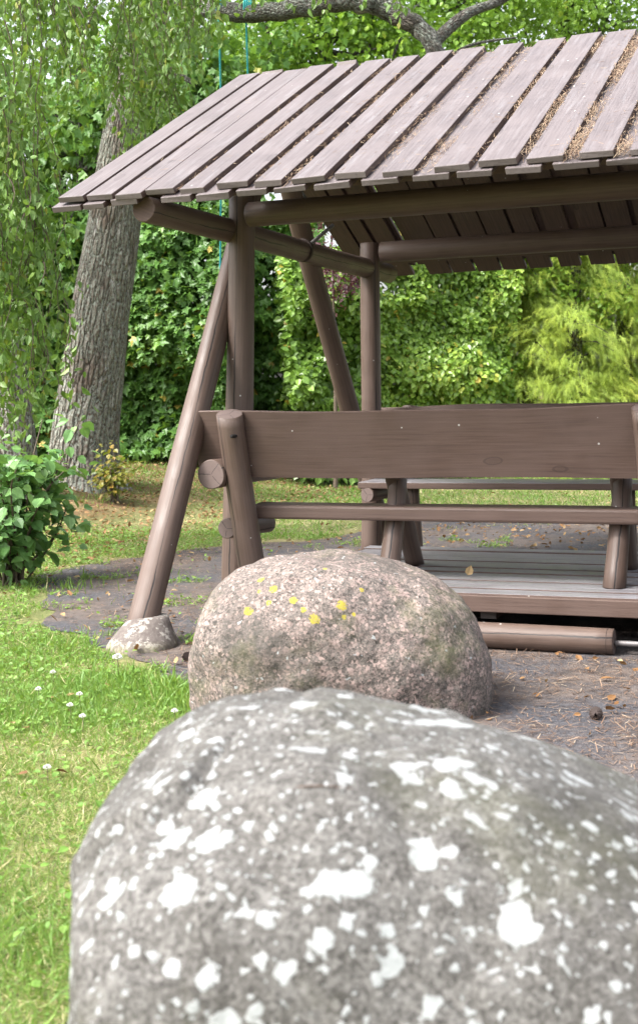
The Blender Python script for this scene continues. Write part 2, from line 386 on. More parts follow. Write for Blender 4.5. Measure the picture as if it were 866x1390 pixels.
# ------------------------------------------------------------------ shelter
XL, XR = -2.87, -.59
sh = empty('picnic_shelter', (-1.73, 7.08, 0))
tag(sh, 'brown timber shelter with pitched roof of overlapping boards covering the benches', 'shelter')
MB().log((-2.87, 6.02, 0), (-2.815, 6.08, 2.13), .074, .066, crack=.02, seed=1).build('post', LM, sh)
MB().log((-2.915, 8.15, 0), (-2.865, 8.17, 2.06), .066, .062, crack=.86, seed=2).build('post', LM, sh)
MB().log((XR, 6.02, 0), (XR, 6.06, 2.13), .074, .066, crack=.5, seed=3).build('post', LM, sh)
MB().log((XR, 8.15, 0), (XR, 8.17, 2.06), .066, .062, crack=.3, seed=4).build('post', LM, sh)
for X, sg in ((-2.95, -1), (-.51, 1)):
    MB().log((X-.005, 5.16, .02), (X, 6.82, 2.72), .070, .058, crack=.5, seed=6+sg, n=24).build('brace', LM, sh)
    MB().log((X, 8.57, 0), (X, 6.86, 2.60), .066, .058, crack=2.2, seed=9+sg, n=24).build('brace', LM, sh)
    m = MB(); m.log((X+.07, 5.19, 1.935), (X+.07, 8.58, 1.905), .058, .064, crack=1.9, seed=12+sg, n=24).build('tie_beam', [M['paint'], M['under']], sh)  # end caps use the darker underside wood: shade under the eave put into colour
m = MB(); m.log((-2.735, 6.0, 1.998), (.1, 6.0, 2.0), .060, .064, crack=2.6, seed=20, n=24, bend=.004, knob=.01).build('wall_plate', LM, sh)
m = MB(); m.log((-2.79, 8.15, 1.995), (.1, 8.15, 1.995), .066, .066, crack=2.4, seed=21, n=24, bend=.004, knob=.01).build('wall_plate', LM, sh)
m = MB(); m.log((-3.1, 7.08, 2.80), (-.3, 7.08, 2.80), .055, .055, crack=2.4, seed=22).build('ridge_beam', LM, sh)
# collar ring cut near the ends of the plates
def ring(c, axis_dir, r0, r1, w, name, mat, parent):
    m = MB(); m.log(np.array(c)-np.array(axis_dir)*w/2, np.array(c)+np.array(axis_dir)*w/2, r1, r1, crack=2, seed=1, n=2, bend=0, knob=0)
    return m.build(name, [mat, mat], parent)
# roof: two slopes of overlapping boards
TH = .027
EY, EZ, RY, RZ = 5.118, 2.008, 7.08, 2.945
sl = np.array([0, RY-EY, RZ-EZ]); SLEN = np.linalg.norm(sl); sd = sl/SLEN; sn = np.array([0, -sd[2], sd[1]])
lefts = [-3.256, -3.118, -2.975, -2.822, -2.659, -2.485, -2.306, -2.139, -1.952, -1.745, -1.53, -1.351, -1.16, -.955, -.765, -.57, -.38]
GAPS = [.012, .014, .02, .026, .058, .036, .045, .04, .072, .080, .034, .036, .062, .058, .05, .05, .05]
def slope(mirror):
    m = MB(); rg = np.random.default_rng(5 if mirror else 4)
    def P(x, t, h):        # t along the slope from the eave, h above the top-surface line
        q = np.array([x, EY, EZ])+sd*t+sn*h
        if mirror: q[1] = 2*RY-q[1]
        return q
    def brd(x0, x1, t0, t1, h0, i):
        o = P(x0, t0, h0-TH); ax = P(x0, t1, h0-TH)-o; ay = P(x1, t0, h0-TH)-o; az = P(x0, t0, h0)-o
        m.board(o, ax, ay, az, seed=i*7+(50 if mirror else 0), mi=(0, 1, 2, 1), wob=.0015)
    jr = lambda a: rg.normal(0, a)
    for i, x in enumerate(lefts):
        nx_ = lefts[i+1] if i+1 < len(lefts) else -.19
        gap = GAPS[i]
        brd(x, nx_-gap, jr(.005), SLEN-.005+jr(.012), jr(.0025), i)
    lows = [(-3.29, -3.15), (-3.13, -3.03), (-3.0, -2.87)] + [(lefts[i]-.09+jr(.006), lefts[i]+.062+jr(.006)) for i in range(4, len(lefts))]
    for i, (a_, b_) in enumerate(lows):
        brd(a_, b_, (-.078 if mirror else -.016)+jr(.006), SLEN-.03+jr(.01), -TH-.0035+jr(.0006), i+40)
    return m
for mir in (False, True):
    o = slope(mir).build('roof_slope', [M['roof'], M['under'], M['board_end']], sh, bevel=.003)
for mir in (False, True):
    for (t0, nm, z0) in ((.16, 'eave_batten', -2*TH-.008), (1.95, 'ridge_batten', -2*TH-.008)):
        q = np.array([-3.17, EY, EZ])+sd*t0+sn*z0; ax = np.array([2.92, 0, 0]); ay = sd*.095; az = -sn*.04
        if mir: q[1] = 2*RY-q[1]; ay = ay*[1, -1, 1]; az = az*[1, -1, 1]
        MB().board(q, ax, ay, az, seed=3, mi=(0, 0, 1)).build(nm, [M['under'], M['board_end']], sh, bevel=.003)
# concrete footing cones
k = NT('painted_concrete'); p = k.obj(); n1 = k.noise(p, 13, 5, .7); n2 = k.noise(p, 45, 5, .7)
col = k.mix(k.mapr(n2, .4, .65), (.105, .088, .080), (.15, .13, .118))
col = k.mix(k.math('MULTIPLY', k.mapr(n1, .50, .54), k.mapr(n2, .42, .5)), col, (.30, .28, .25))
sp = k.n('ShaderNodeSeparateXYZ'); k.l(p, sp.inputs[0])
col = k.mix(k.math('MULTIPLY', k.mapr(sp.outputs[2], .05, 0), k.mapr(n1, .4, .6)), col, (.14, .13, .07))
k.pbr(col, .9, k.bump(n2, .7, .008), .2); M['concrete'] = k.m
def cone(parent, x, y, seed, shx=.012, shy=.055):
    prof = [(.160, -.01), (.160, .012), (.153, .030), (.128, .068), (.101, .108), (.090, .128), (.080, .134)]; ns = 48; V = []
    for r, z in prof:
        for a in range(ns):
            an = 2*math.pi*a/ns; n_ = 1+(.03*vnoise([[math.cos(an)*1.5, math.sin(an)*1.5, seed]], seed)[0]+.012*vnoise([[math.cos(an)*5, math.sin(an)*5, z*40]], seed)[0])*(1-z/.14)
            V.append((x+r*n_*math.cos(an)+shx*z/.13, y+r*n_*math.sin(an)+shy*z/.13, z))
    V.append((x+shx, y+shy, .138)); F4 = []
    for i in range(len(prof)-1):
        for a in range(ns): F4.append((i*ns+a, i*ns+(a+1) % ns, (i+1)*ns+(a+1) % ns, (i+1)*ns+a))
    b = (len(prof)-1)*ns; F3 = [(b+a, b+(a+1) % ns, len(V)-1) for a in range(ns)]
    me = np_mesh('concrete_footing', np.array(V), [np.array(F4), np.array(F3)], smooth=True); return link('concrete_footing', me, parent, [M['concrete']])
cone(sh, -2.945, 5.17, 1); cone(sh, -.515, 5.17, 5); cone(sh, -2.95, 8.6, 3, 0, -.06); cone(sh, -.51, 8.6, 7, 0, -.06)
# iron strut hooked over the tie beam
m = MB(); m.log((-2.88, 7.06, 1.93), (-2.76, 7.22, 2.075), .011, .011, n=2, ns=10, bend=0, knob=0); m.build('iron_strut', [M['iron']]*2, sh)
m = MB(); m.log((-2.88, 7.02, 1.920), (-2.88, 7.045, 1.920), .0665, .0665, n=2, ns=28, bend=0, knob=0); m.build('iron_strap', [M['strap']]*2, sh)

# ------------------------------------------------------------------ benches
def plank_wavy(name, x0, x1, y, z0, z1, th, lean, parent, seed, mats, amp=.012):
    """long backrest board, its top edge waving along the length"""
    n = 60; m = MB(); b = 0
    for i in range(n+1):
        t = i/n; x = x0+(x1-x0)*t
        w = amp*(.9*math.sin(t*7.2+seed*1.3)+.5*math.sin(t*15+seed)); w2 = .004*math.sin(t*9+seed*2)
        for (z, dy) in ((z0+w2, 0), (z1+w-.006, 0), (z1+w, .008), (z1+w, th-.008), (z1+w-.006, th), (z0+w2, th)):
            m.v.append((x, y+dy+(z-z0)*lean, z))
    for i in range(n):
        u0 = (x1-x0)*i/n+seed*5; u1 = (x1-x0)*(i+1)/n+seed*5; vs = [0.3, .3+(z1-z0), .31+(z1-z0), .31+(z1-z0)+th, .32+(z1-z0)+th, .32+2*(z1-z0)+th, .34+2*(z1-z0)+2*th]
        for j in range(6):
            j2 = (j+1) % 6; a_, b_, c_, d_ = i*6+j, (i+1)*6+j, (i+1)*6+j2, i*6+j2
            m.face([a_, b_, c_, d_], [(u0, vs[j]), (u1, vs[j]), (u1, vs[j+1]), (u0, vs[j+1])], 0, False)
    for base, rev in ((0, True), (n*6, False)):
        idx = [base+j for j in range(6)]; uvs = [(.3+.1*j, .3) for j in range(6)]
        if not rev: pass
        m.face(idx[::-1] if not rev else idx, uvs, 1)
    bm_ = m.build(name, mats, parent); return bm_
BM = [M['paint_board'], M['end']]
b1 = empty('bench', (-1.73, 5.9, 0))
tag(b1, 'brown log bench seen from behind, its wide backrest board nearest the two boulders', 'bench', 'benches facing each other under the roof')
LEAN = -.20
plank_wavy('backrest', -2.935, -.50, 5.782, .722, 1.036, .05, LEAN, b1, 1, BM, .007)
for X, ck in ((-2.69, -.55), (-.768, -.6)):
    up = np.array([.10, -.35, 1.0]); up /= np.linalg.norm(up)
    MB().log((X+.012, 5.88, 0), (X-.022, 5.672, 1.025), .066, .063, crack=ck, seed=int(31+X*3), n=18, knob=.015, cut1=up).build('backrest_support', LM, b1)
    s_ = -1 if X < -1.7 else 1
    MB().log((X+s_*.125, 5.66, .742), (X+s_*.125, 6.42, .735), .070, .066, crack=1.1, seed=41, n=8).build('armrest', LM, b1)
    MB().log((X+s_*.120, 5.80, .468), (X+s_*.08, 6.20, .458), .050, .050, crack=2, seed=43, n=8).build('seat_log', LM, b1)
MB().log((-2.69+.012, 5.606, .925), (-2.69+.012, 5.66, .925), .0085, n=1, ns=12, bend=0, knob=0).build('bolt_hole', [M['black']]*2, b1)
m = MB(); m.board((-2.72, 5.85, .512), (2.0, 0, 0), (0, .17, 0), (0, 0, .068), seed=8, mi=(0, 0, 1), wob=.001); m.build('seat', BM, b1, bevel=.012)
for X in (-2.02, -.965):
    e_ = .05 if X > -1.5 else 0
    MB().log((X-.01, 6.355+e_, .237), (X, 5.985+e_, .75), .046, .046, crack=2.2, seed=51, n=8, cut0=np.array([0, 0, 1.])).build('leg', LM, b1)
    MB().log((X+.01, 5.870-e_*.6, .237), (X+.02, 6.03+e_*.6, .70), .050, .042, crack=.2, seed=53, n=8, cut0=np.array([0, 0, 1.])).build('leg', LM, b1)
b2 = empty('bench', (-1.73, 8.2, 0))
tag(b2, 'brown log bench beyond the deck, mostly hidden behind the nearer bench', 'bench', 'benches facing each other under the roof')
plank_wavy('backrest', -2.90, -.5, 8.30, .70, 1.004, .05, .18, b2, 4, BM, .006)
for X in (-2.70, -.77):
    MB().log((X-.03, 8.20, 0), (X, 8.43, 1.0), .062, .06, crack=.4, seed=int(61-X), n=12).build('backrest_support', LM, b2)
    s_ = -1 if X < -1.7 else 1
    MB().log((X+s_*.10, 7.80, .463), (X+s_*.05, 8.40, .463), .046, .05, crack=2, seed=63, n=8).build('seat_log', LM, b2)
for X in (-2.54, -1.21): MB().log((X, 7.98, 0), (X, 7.92, .502), .048, .045, crack=.4, seed=67, n=8).build('leg', LM, b2)
m = MB(); m.board((-2.86, 7.80, .502), (2.3, 0, 0), (0, .33, 0), (0, 0, .040), seed=18, mi=(2, 0, 1)); m.build('seat', BM+[M['deck']], b2, bevel=.005)

# ------------------------------------------------------------------ deck and roller log
dk = empty('wooden_deck', (-1.5, 6.3, 0))
tag(dk, 'low grey weathered slatted platform with brown front edge under the near bench', 'deck')
m = MB(); y = 5.555; i = 0; rg = np.random.default_rng(9)
wid = [.118, .10, .112, .118, .094, .115, .118, .10, .112, .118, .10, .112, .105]
while y < 6.96:
    w = wid[i % len(wid)]
    xl = -2.50+rg.normal(0, .012); zz = .237+rg.normal(0, .0022)
    m.board((xl, y, zz-.035), (2.1, 0, 0), (0, w, 0), (0, 0, .035), seed=80+i, mi=(0, 1, 2, 1), wob=.0012); y += w+.016; i += 1
m.build('deck_boards', [M['deck'], M['under'], M['board_end']], dk, bevel=.004)
m = MB(); m.board((-2.51, 5.552-.028, .160), (2.12, 0, 0), (0, .028, 0), (0, 0, .072), seed=2, mi=(0, 0, 1)); m.build('front_edge_board', BM, dk, bevel=.004)
for X in (-2.35, -1.5, -.65):
    m = MB(); m.board((X, 5.62, .115), (0, 1.3, 0), (.07, 0, 0), (0, 0, .085), seed=3); m.build('joist', [M['under'], M['board_end']], dk)
m = MB(); m.board((-2.45, 6.9, .004), (2.0, 0, 0), (0, .06, 0), (0, 0, .19), seed=3); m.build('rear_edge_board', [M['under'], M['board_end']], dk)
for X in (-2.35, -.65):
    m = MB(); m.log((X, 5.75, .06), (X, 6.8, .06), .055, .055, seed=5, n=6); m.build('bearer_log', LM, dk)
rl = empty('round_log', (-1.7, 5.5, 0))
tag(rl, 'round brown log on the asphalt before the deck, iron rod in its end', 'log')
m = MB(); m.log((-2.3, 5.53, .060), (-.905, 5.53, .058), .056, .055, crack=-.4, seed=71, n=18, bend=.002, knob=.01); m.build('log_body', LM, rl)
m = MB(); m.log((-.935, 5.53, .058), (-.929, 5.53, .058), .0565, .0565, n=1, bend=0, knob=0); m.build('end_ring', [M['strap']]*2, rl)
m = MB(); m.log((-.905, 5.53, .052), (-.4, 5.53, .050), .012, .012, n=4, ns=12, bend=0, knob=0); m.build('iron_rod', [M['iron']]*2, rl)

# ------------------------------------------------------------------ boulders
def ico(sub):
    bm = bmesh.new(); bmesh.ops.create_icosphere(bm, subdivisions=sub, radius=1)
    V = np.array([v.co[:] for v in bm.verts]); F = np.array([[v.index for v in f.verts] for f in bm.faces]); bm.free(); return V, F
IV, IF = ico(7)
def spow(a, p): return np.sign(a)*np.abs(a)**p
def boulder(name, c, AL, AR, BN, BF, Z, p, noise_amp, seed, extra=None, zc=.1):
    n = IV; q = n.copy()
    nn = (np.abs(n[:, 0])**p[0]+np.abs(n[:, 1])**p[0])**(1/p[0])
    rr = (nn**p[1]+np.abs(n[:, 2])**p[1])**(1/p[1]); q = n/rr[:, None]
    l = np.where(q[:, 0] < 0, q[:, 0]*AL, q[:, 0]*AR); f = np.where(q[:, 1] < 0, q[:, 1]*BN, q[:, 1]*BF); z = q[:, 2]*Z
    P = np.stack([l, f, z], -1)
    P += n*(noise_amp*fbm(P*2.2+seed, 3, seed)[:, None]*2+.018*fbm(P*8+seed, 4, seed+5)[:, None]+.006*fbm(P*26, 3, seed+9)[:, None])
    if extra is not None: P = extra(P, n)
    W = c+P[:, 0:1]*RT+P[:, 1:2]*FW+(P[:, 2:3]+zc)*UP
    return np_mesh(name, W, [IF], smooth=True)

def rock_mat(name, c0, c1, c2, blobs, yellow=(), seed=0., moss=None, gs=1., gm=1., algae=.6):
    k = NT(name); p = k.vmath('ADD', k.obj(), (seed, seed*.7, 0.))
    a = k.noise(p, 3.5, 5, .6); g = k.noise(p, 90*gs, 5, .75); v = k.voro(p, 170*gs, 'Color'); g2 = k.noise(p, 22, 5, .7)
    sv = k.n('ShaderNodeSeparateColor'); k.l(v, sv.inputs[0])
    col = k.ramp(g2, [(.3, c0), (.5, c1), (.68, c2)])
    col = k.mix(k.mapr(sv.outputs[0], .0, 1., 0, .55), col, k.ramp(sv.outputs[1], [(0, tuple(x*.3 for x in c0)), (.45, c1), (1, tuple(min(.7, x*1.6) for x in c2))]))
    col = k.mix(k.mapr(g, .5, .62, 0, .8), col, tuple(x*.32 for x in c0))
    gv = k.n('ShaderNodeSeparateColor'); k.l(k.voro(p, 75*gs, 'Color'), gv.inputs[0])
    col = k.mix(k.mapr(gv.outputs[0], .80, .9, 0, .55*gm), col, tuple(x*.3 for x in c0))
    col = k.mix(k.mapr(gv.outputs[1], .84, .92, 0, .6*gm), col, tuple(min(.6, x*1.5) for x in c2))
    col = k.mix(k.mapr(a, .50, .62, 0, .55), col, tuple(x*.62 for x in c0))
    pd = k.vmath('ADD', p, k.vmath('SCALE', k.noise(p, 22, 4, .65, out=1), None))
    pd.node.inputs[1].links[0].from_node.inputs['Scale'].default_value = .045
    pd = k.vmath('ADD', pd, k.vmath('SCALE', k.noise(p, 62, 4, .7, out=1), None)); pd.node.inputs[1].links[0].from_node.inputs['Scale'].default_value = .014
    w = None
    for (sc, thr, r0, r1, so) in blobs:
        po = k.vmath('ADD', pd, (so, so*.3, so*.7))
        d = k.voro(po, sc, 'Distance', rand=.95); cc = k.voro(po, sc, 'Color', rand=.95)
        s2 = k.n('ShaderNodeSeparateColor'); k.l(cc, s2.inputs[0])
        rad = k.mapr(s2.outputs[1], 0, 1, r0, r1)
        mk = k.math('MULTIPLY', k.mapr(k.math('SUBTRACT', rad, d), 0, .025), k.math('GREATER_THAN', s2.outputs[0], thr))
        w = mk if w is None else k.math('MAXIMUM', w, mk)
    hgt = g2
    if w is not None:
        w = k.math('MULTIPLY', w, k.mapr(k.noise(p, 85, 5, .75), .26, .42, .45, 1))
        lc = k.mix(k.mapr(k.noise(p, 26, 4, .7), .42, .68, 0, .8), (.33, .345, .345), (.21, .225, .22))
        col = k.mix(k.math('MULTIPLY', w, .95), col, lc)
        hgt = k.math('ADD', g2, k.math('MULTIPLY', w, .25))
    for (x, y, z, rad, thr) in yellow:
        d = k.vmath('DISTANCE', k.obj(), (x, y, z), out=1)
        ym = k.math('MULTIPLY', k.mapr(d, rad*.5, rad, 1, 0), 1.)
        ym = k.math('MULTIPLY', k.mapr(k.math('ADD', k.math('MULTIPLY', ym, .42), k.noise(p, 110, 4, .75)), thr, thr+.05), k.math('GREATER_THAN', ym, .01))
        col = k.mix(ym, col, (.30, .25, .04))
    ys = k.voro(pd, 9, 'Distance'); yc = k.voro(pd, 9, 'Color'); s3 = k.n('ShaderNodeSeparateColor'); k.l(yc, s3.inputs[0])
    if moss:
        mm = k.math('MULTIPLY', k.math('LESS_THAN', ys, moss), k.math('GREATER_THAN', s3.outputs[2], .78))
        col = k.mix(k.math('MULTIPLY', mm, .85), col, (.26, .24, .015))
    # greenish algae film in broad patches
    col = k.mix(k.mapr(k.noise(p, 2.4, 6, .7), .50, .66, 0, algae), col, (.10, .105, .045))
    k.pbr(col, .85, k.bump(k.math('ADD', hgt, k.math('MULTIPLY', g, .5)), .55, .012), .25); return k.m
M['rock_near'] = rock_mat('grey_lichened_granite', (.060, .056, .050), (.104, .099, .092), (.15, .145, .138),
    [(17, .56, .14, .42, 0.), (33, .54, .15, .42, 3.1), (75, .55, .15, .42, 7.7), (10, .86, .2, .36, 11.)], moss=.07, gs=1.9, gm=.7, algae=.25)
M['rock_far'] = rock_mat('pink_granite', (.085, .080, .070), (.150, .128, .115), (.25, .185, .165), [(55, .93, .15, .35, 1.)], seed=4.,
    yellow=[])
def ledge(P, n):
    # higher at its left end, falling to the right; left side is a steep broken face; a fracture splits off the left shoulder
    l, f, z = P[:, 0].copy(), P[:, 1], P[:, 2]
    t = np.clip(l/.85, 0, 1); z = np.where(z > 0, z*(1-.4*t**1.3), z)
    fc = np.interp(l, [-.40, -.34, -.28, -.23, -.18, -.14, -.10, -.06], [-.05, -.10, -.165, -.19, -.174, -.10, -.02, .02])
    s_ = (f-fc)*.8+.010*vnoise(P*14, 4)
    fade = sstep((-.09-l)/.10)*(z > .35)
    l = l+.008*np.exp(-(s_/.010)**2)*fade; f = f+0
    z = z-.028*np.exp(-(s_/.008)**2)*fade+fade*(.014*sstep(s_/.035+.3)*np.exp(-np.clip(s_, 0, 1)/.16)-.014*sstep(-s_/.03)*np.exp(-np.clip(-s_, 0, 1)/.16))
    lim = -(.338+.188*f)+.014*fbm(P*7, 4, 9)-.016*sstep((.552+.02*vnoise(P*5, 2)-z)/.010)*sstep((.12-f)/.1)
    l = np.where(l < lim, lim+(l-lim)*.10, l)
    P[:, 0] = l; P[:, 2] = z
    return P
rock1 = link('boulder', boulder('boulder', lf(.0, 1.8), .41, .9, .5, .55, .70, (3.5, 2.7), .02, 2, ledge, zc=.0), None, [M['rock_near']])
tag(rock1, 'large grey boulder spotted with white lichen filling the bottom of the picture', 'boulder', 'boulders in front of the shelter')
rock2 = link('boulder', boulder('boulder', lf(.045, 4.72), .52, .54, .40, .45, .485, (2.6, 2.7), .032, 6, None, zc=.05), None, [M['rock_far']])
tag(rock2, 'pinkish granite boulder with small yellow lichen spots, directly behind the white spotted one', 'boulder', 'boulders in front of the shelter')

# ------------------------------------------------------------------ foliage machinery
T_OVATE = (np.array([[0, 0, 0], [.27, .28, .05], [.20, .68, .02], [0, 1, -.10], [-.20, .68, .02], [-.27, .28, .05]]), [np.array([[0, 1, 2, 3], [3, 4, 5, 0]])])
T_BROAD = (np.array([[0, 0, 0], [.36, .22, .06], [.36, .58, .03], [0, 1, -.14], [-.36, .58, .03], [-.36, .22, .06]]), [np.array([[0, 1, 2, 3], [3, 4, 5, 0]])])
T_LOBED = (np.array([[0, 0, 0], [.42, .02, .05], [.30, .26, .03], [.56, .52, .0], [.24, .60, .02], [0, 1.05, -.1], [-.24, .60, .02], [-.56, .52, 0], [-.30, .26, .03], [-.42, .02, .05]]), [np.array([[0, 1, 2, 3, 4, 5], [5, 6, 7, 8, 9, 0]])])
def needle_spray():
    V = []; F = []; n = 9
    for i in range(n):
        t = i/n; y = t*.9
        for sg in (-1, 1):
            b = len(V); V += [[0, y, 0], [0, y+.035, 0], [sg*.20*(1-.5*t), y+.17, .10*(1 if i % 2 else -1)]]; F.append([b, b+1, b+2])
    b = len(V); V += [[-.02, 0, .01], [.02, 0, .01], [0, 1, -.05]]; F.append([b, b+1, b+2])
    return np.array(V), [np.array(F)]
T_SPRAY = needle_spray()
T_NEEDLE = (np.array([[-.012, 0, 0], [.012, 0, 0], [.010, 1, .02], [-.010, 1, .02], [0, .5, .03]]), [np.array([[0, 1, 2, 3]])])
def norm(a): return a/np.maximum(np.linalg.norm(a, axis=-1, keepdims=True), 1e-9)
def scatter(P, A, N, S, T):
    """copies of template T at P with long axis A, normal N, size S -> V, F"""
    A = norm(A); side = norm(np.cross(A, N)); N = np.cross(side, A)
    tv, tf = T; n, mN = len(P), len(tv)
    V = P[:, None]+S[:, None, None]*(tv[None, :, 0:1]*side[:, None]+tv[None, :, 1:2]*A[:, None]+tv[None, :, 2:3]*N[:, None])
    F = [(f[None]+(np.arange(n)*mN)[:, None, None]).reshape(-1, f.shape[1]) for f in tf]
    return V.reshape(-1, 3), F
def leaves_obj(name, P, A, N, S, T, rv, mat, parent=None):
    V, F = scatter(P, A, N, S, T)
    return link(name, np_mesh(name, V, F, attr=np.repeat(rv, len(T[0]))), parent, [mat])
def rand_leaves(P, droop=.5, jitter=.8, out=None):
    n = len(P); A = rng.normal(0, 1, (n, 3))*jitter; A[:, 2] -= droop
    N = rng.normal(0, 1, (n, 3))*.55+np.array([0, 0, .8])
    if out is not None: N += out
    return A, N
def tube(path, radii, ns=10, off=0.):
    path = np.array(path, float); V = []; UV = []; F = []; L = 0
    for i, p in enumerate(path):
        d = path[min(i+1, len(path)-1)]-path[max(i-1, 0)]; d /= np.linalg.norm(d)+1e-9
        ref = np.array([0, 1., 0]) if abs(d[1]) < .9 else np.array([0, 0, 1.]); e1 = norm(ref-d*np.dot(ref, d)); e2 = np.cross(d, e1)
        if i: L += np.linalg.norm(p-path[i-1])
        for a in range(ns):
            an = 2*math.pi*a/ns; V.append(p+(e1*math.cos(an)+e2*math.sin(an))*radii[i]); UV.append((L+off, an*radii[0]))
    for i in range(len(path)-1):
        for a in range(ns):
            a2 = (a+1) % ns; F.append((i*ns+a, i*ns+a2, (i+1)*ns+a2, (i+1)*ns+a))
    return np.array(V), np.array(F), UV
def tube_obj(name, segs, mat, parent=None, ns=10, rough=0.0, seed=0):
    Vs = []; Fs = []; UVs = []; b = 0
    for j, (path, radii) in enumerate(segs):
        V, F, UV = tube(path, radii, ns, j*3.7)
        if rough: V = V+(fbm(V*4, 4, seed)*rough)[:, None]*norm(rng.normal(0, 1, (1, 3)))+ (fbm(V*14, 3, seed+3)*rough*.35)[:, None]
        Vs.append(V); Fs.append(F+b); b += len(V); UVs += [UV[i] for f in F for i in f]
    me = np_mesh(name, np.concatenate(Vs), [np.concatenate(Fs)], smooth=True)
    u = me.uv_layers.new(name='UVMap'); u.data.foreach_set('uv', np.array(UVs, np.float32).ravel())
    return link(name, me, parent, [mat])
def smooth_path(pts, n=24):
    pts = np.array(pts, float); t = np.linspace(0, len(pts)-1, n); out = []
    for q in t:
        i = min(int(q), len(pts)-2); f = q-i
        p0, p1, p2, p3 = pts[max(i-1, 0)], pts[i], pts[i+1], pts[min(i+2, len(pts)-1)]
        out.append(.5*((2*p1)+(-p0+p2)*f+(2*p0-5*p1+4*p2-p3)*f*f+(-p0+3*p1-3*p2+p3)*f**3))
    return np.array(out)
def clump_points(n, box_c, box_r, clump=.35, nclump=60, shell=.6):
    """points in clumps through an ellipsoidal crown, thinner inside"""
    c = norm(rng.normal(0, 1, (nclump, 3)))*(rng.uniform(shell, 1, (nclump, 1))); c = c*box_r+box_c
    w = rng.integers(0, nclump, n); sz = rng.uniform(.5, 1.3, nclump)*clump
    return c[w]+rng.normal(0, 1, (n, 3))*sz[w, None]*np.array([1, 1, .65]), c[w]

CAMP = np.array([0, 0, EYE])
def at(px, py, dist):                       # a spot `dist` metres away in the direction once measured on the photograph
    x, y = (px-433)/1804.17, -(py-650)/1804.17
    d = np.array(cam.matrix_world.to_3x3() @ Vector((x, y, -1))); return CAMP+d*dist

def hedge_wall(name, label, cat, group, a, b, h, T, size, mat, n, depth=.7, bumps=1.2, lobes=.35, droop=.6, z0=.1, rv_shift=0., stem_mat=None, seed=0, parent=None, zmin=0, gapt=-.55):
    """dense planting between ground points a and b: leaves on a lumpy face"""
    a = np.array(a, float); b = np.array(b, float); d = b-a; L = np.linalg.norm(d); d /= L; fn = np.array([d[1], -d[0]])
    if np.dot(fn, -(a+b)/2) < 0: fn = -fn
    t = rng.uniform(-.15, L+.15, n); z = z0+(h-z0)*rng.uniform(0, 1, n)**.9
    edge = 1-.25*np.clip(z/h-.5, 0, 1)
    q = np.stack([t*bumps, z*bumps*1.1, np.full(n, seed*3.3)], -1)
    lump = fbm(q, 3, seed)*lobes*2
    top = h*(1+.12*vnoise(np.stack([t*.8, t*0, t*0+seed], -1), seed))
    keep = z < top
    dep = rng.exponential(depth*.35, n)
    out = lump-dep
    out -= .5*np.clip((z/h-.75)*3, 0, 1)
    P = np.stack([a[0]+d[0]*t+fn[0]*out, a[1]+d[1]*t+fn[1]*out, z], -1)
    # gaps where one sees into the hedge
    gap = vnoise(np.stack([t*2.6, z*2.6, t*0+seed], -1), seed+40)
    keep &= ~((gap < gapt) & (rng.uniform(0, 1, n) < (.75 if gapt < -.3 else .93)))
    P = P[keep]; m_ = len(P)
    g = ground_h(P[:, 0], P[:, 1]); P[:, 2] += g
    A = rng.normal(0, .75, (m_, 3)); A[:, 2] -= droop; A[:, 0] += fn[0]*.35; A[:, 1] += fn[1]*.35
    N = rng.normal(0, .45, (m_, 3))+np.array([fn[0]*.8, fn[1]*.8, .75])
    rv = np.clip(.45+.25*lump[keep]/max(lobes, .01)+rng.normal(0, .18, m_)+rv_shift-.35*np.clip(dep[keep]/depth, 0, 1)*0, 0, 1)
    rv = np.where(rng.uniform(0, 1, m_) < .015, 1, rv*.93)
    S = size*rng.uniform(.6, 1.25, m_)
    root = empty(name, (float((a+b)[0]/2), float((a+b)[1]/2), 0)); tag(root, label, cat, group)
    leaves_obj('foliage', P, A, N, S, T, rv, mat, root)
    segs = []
    for i in range(int(L*3)+2):
        tt = rnd.uniform(0, L); x, y = a+d*tt-fn*rnd.uniform(.55, .95); zz = float(ground_h(x, y)); pts = [(x, y, zz-.05)]
        hh = h*rnd.uniform(.55, .9)
        for j in range(1, 5): pts.append((x+rnd.gauss(0, .05)*j, y+rnd.gauss(0, .05)*j, zz+hh*j/4))
        pp = smooth_path(pts, 10); segs.append((pp, np.linspace(.035, .01, 10)))
    tube_obj('stem', segs, stem_mat or M['bark_dark'], root, 6)
    return root

# ------------------------------------------------------------------ big birch with the overhanging limb
base = at(113, 652, 13.1); base[2] = ground_h(base[0], base[1])-.02
tr = empty('birch_tree', tuple(base)); tag(tr, 'old leaning birch with thick lichened furrowed trunk and a long limb over the roof', 'tree')
tp = [base+[0, 0, -.1], at(115, 600, 13.1), at(134, 450, 13.0), at(155, 300, 12.9), at(170, 180, 12.8), at(196, 60, 12.7), at(222, -60, 12.6), at(250, -220, 12.5)]
pp = smooth_path(tp, 60); rr = np.interp(np.linspace(0, 1, 60), [0, .05, .12, .3, .5, .7, 1], [.46, .40, .345, .285, .235, .19, .13])
ns = 56; V, F, UV = tube(pp, rr, ns)
an = np.tile(np.arange(ns)/ns*2*math.pi, 60); tt = np.repeat(np.linspace(0, 1, 60), ns); cen = np.repeat(pp, ns, 0)
Vd = V-cen; flare = 1+.22*np.exp(-tt*16)*np.sin(an*5+1.2)+.035*vnoise(np.stack([np.cos(an)*3, np.sin(an)*3, tt*22], -1), 5)+.05*vnoise(np.stack([np.cos(an)*1.2, np.sin(an)*1.2, tt*7], -1), 8)
V = cen+Vd*flare[:, None]
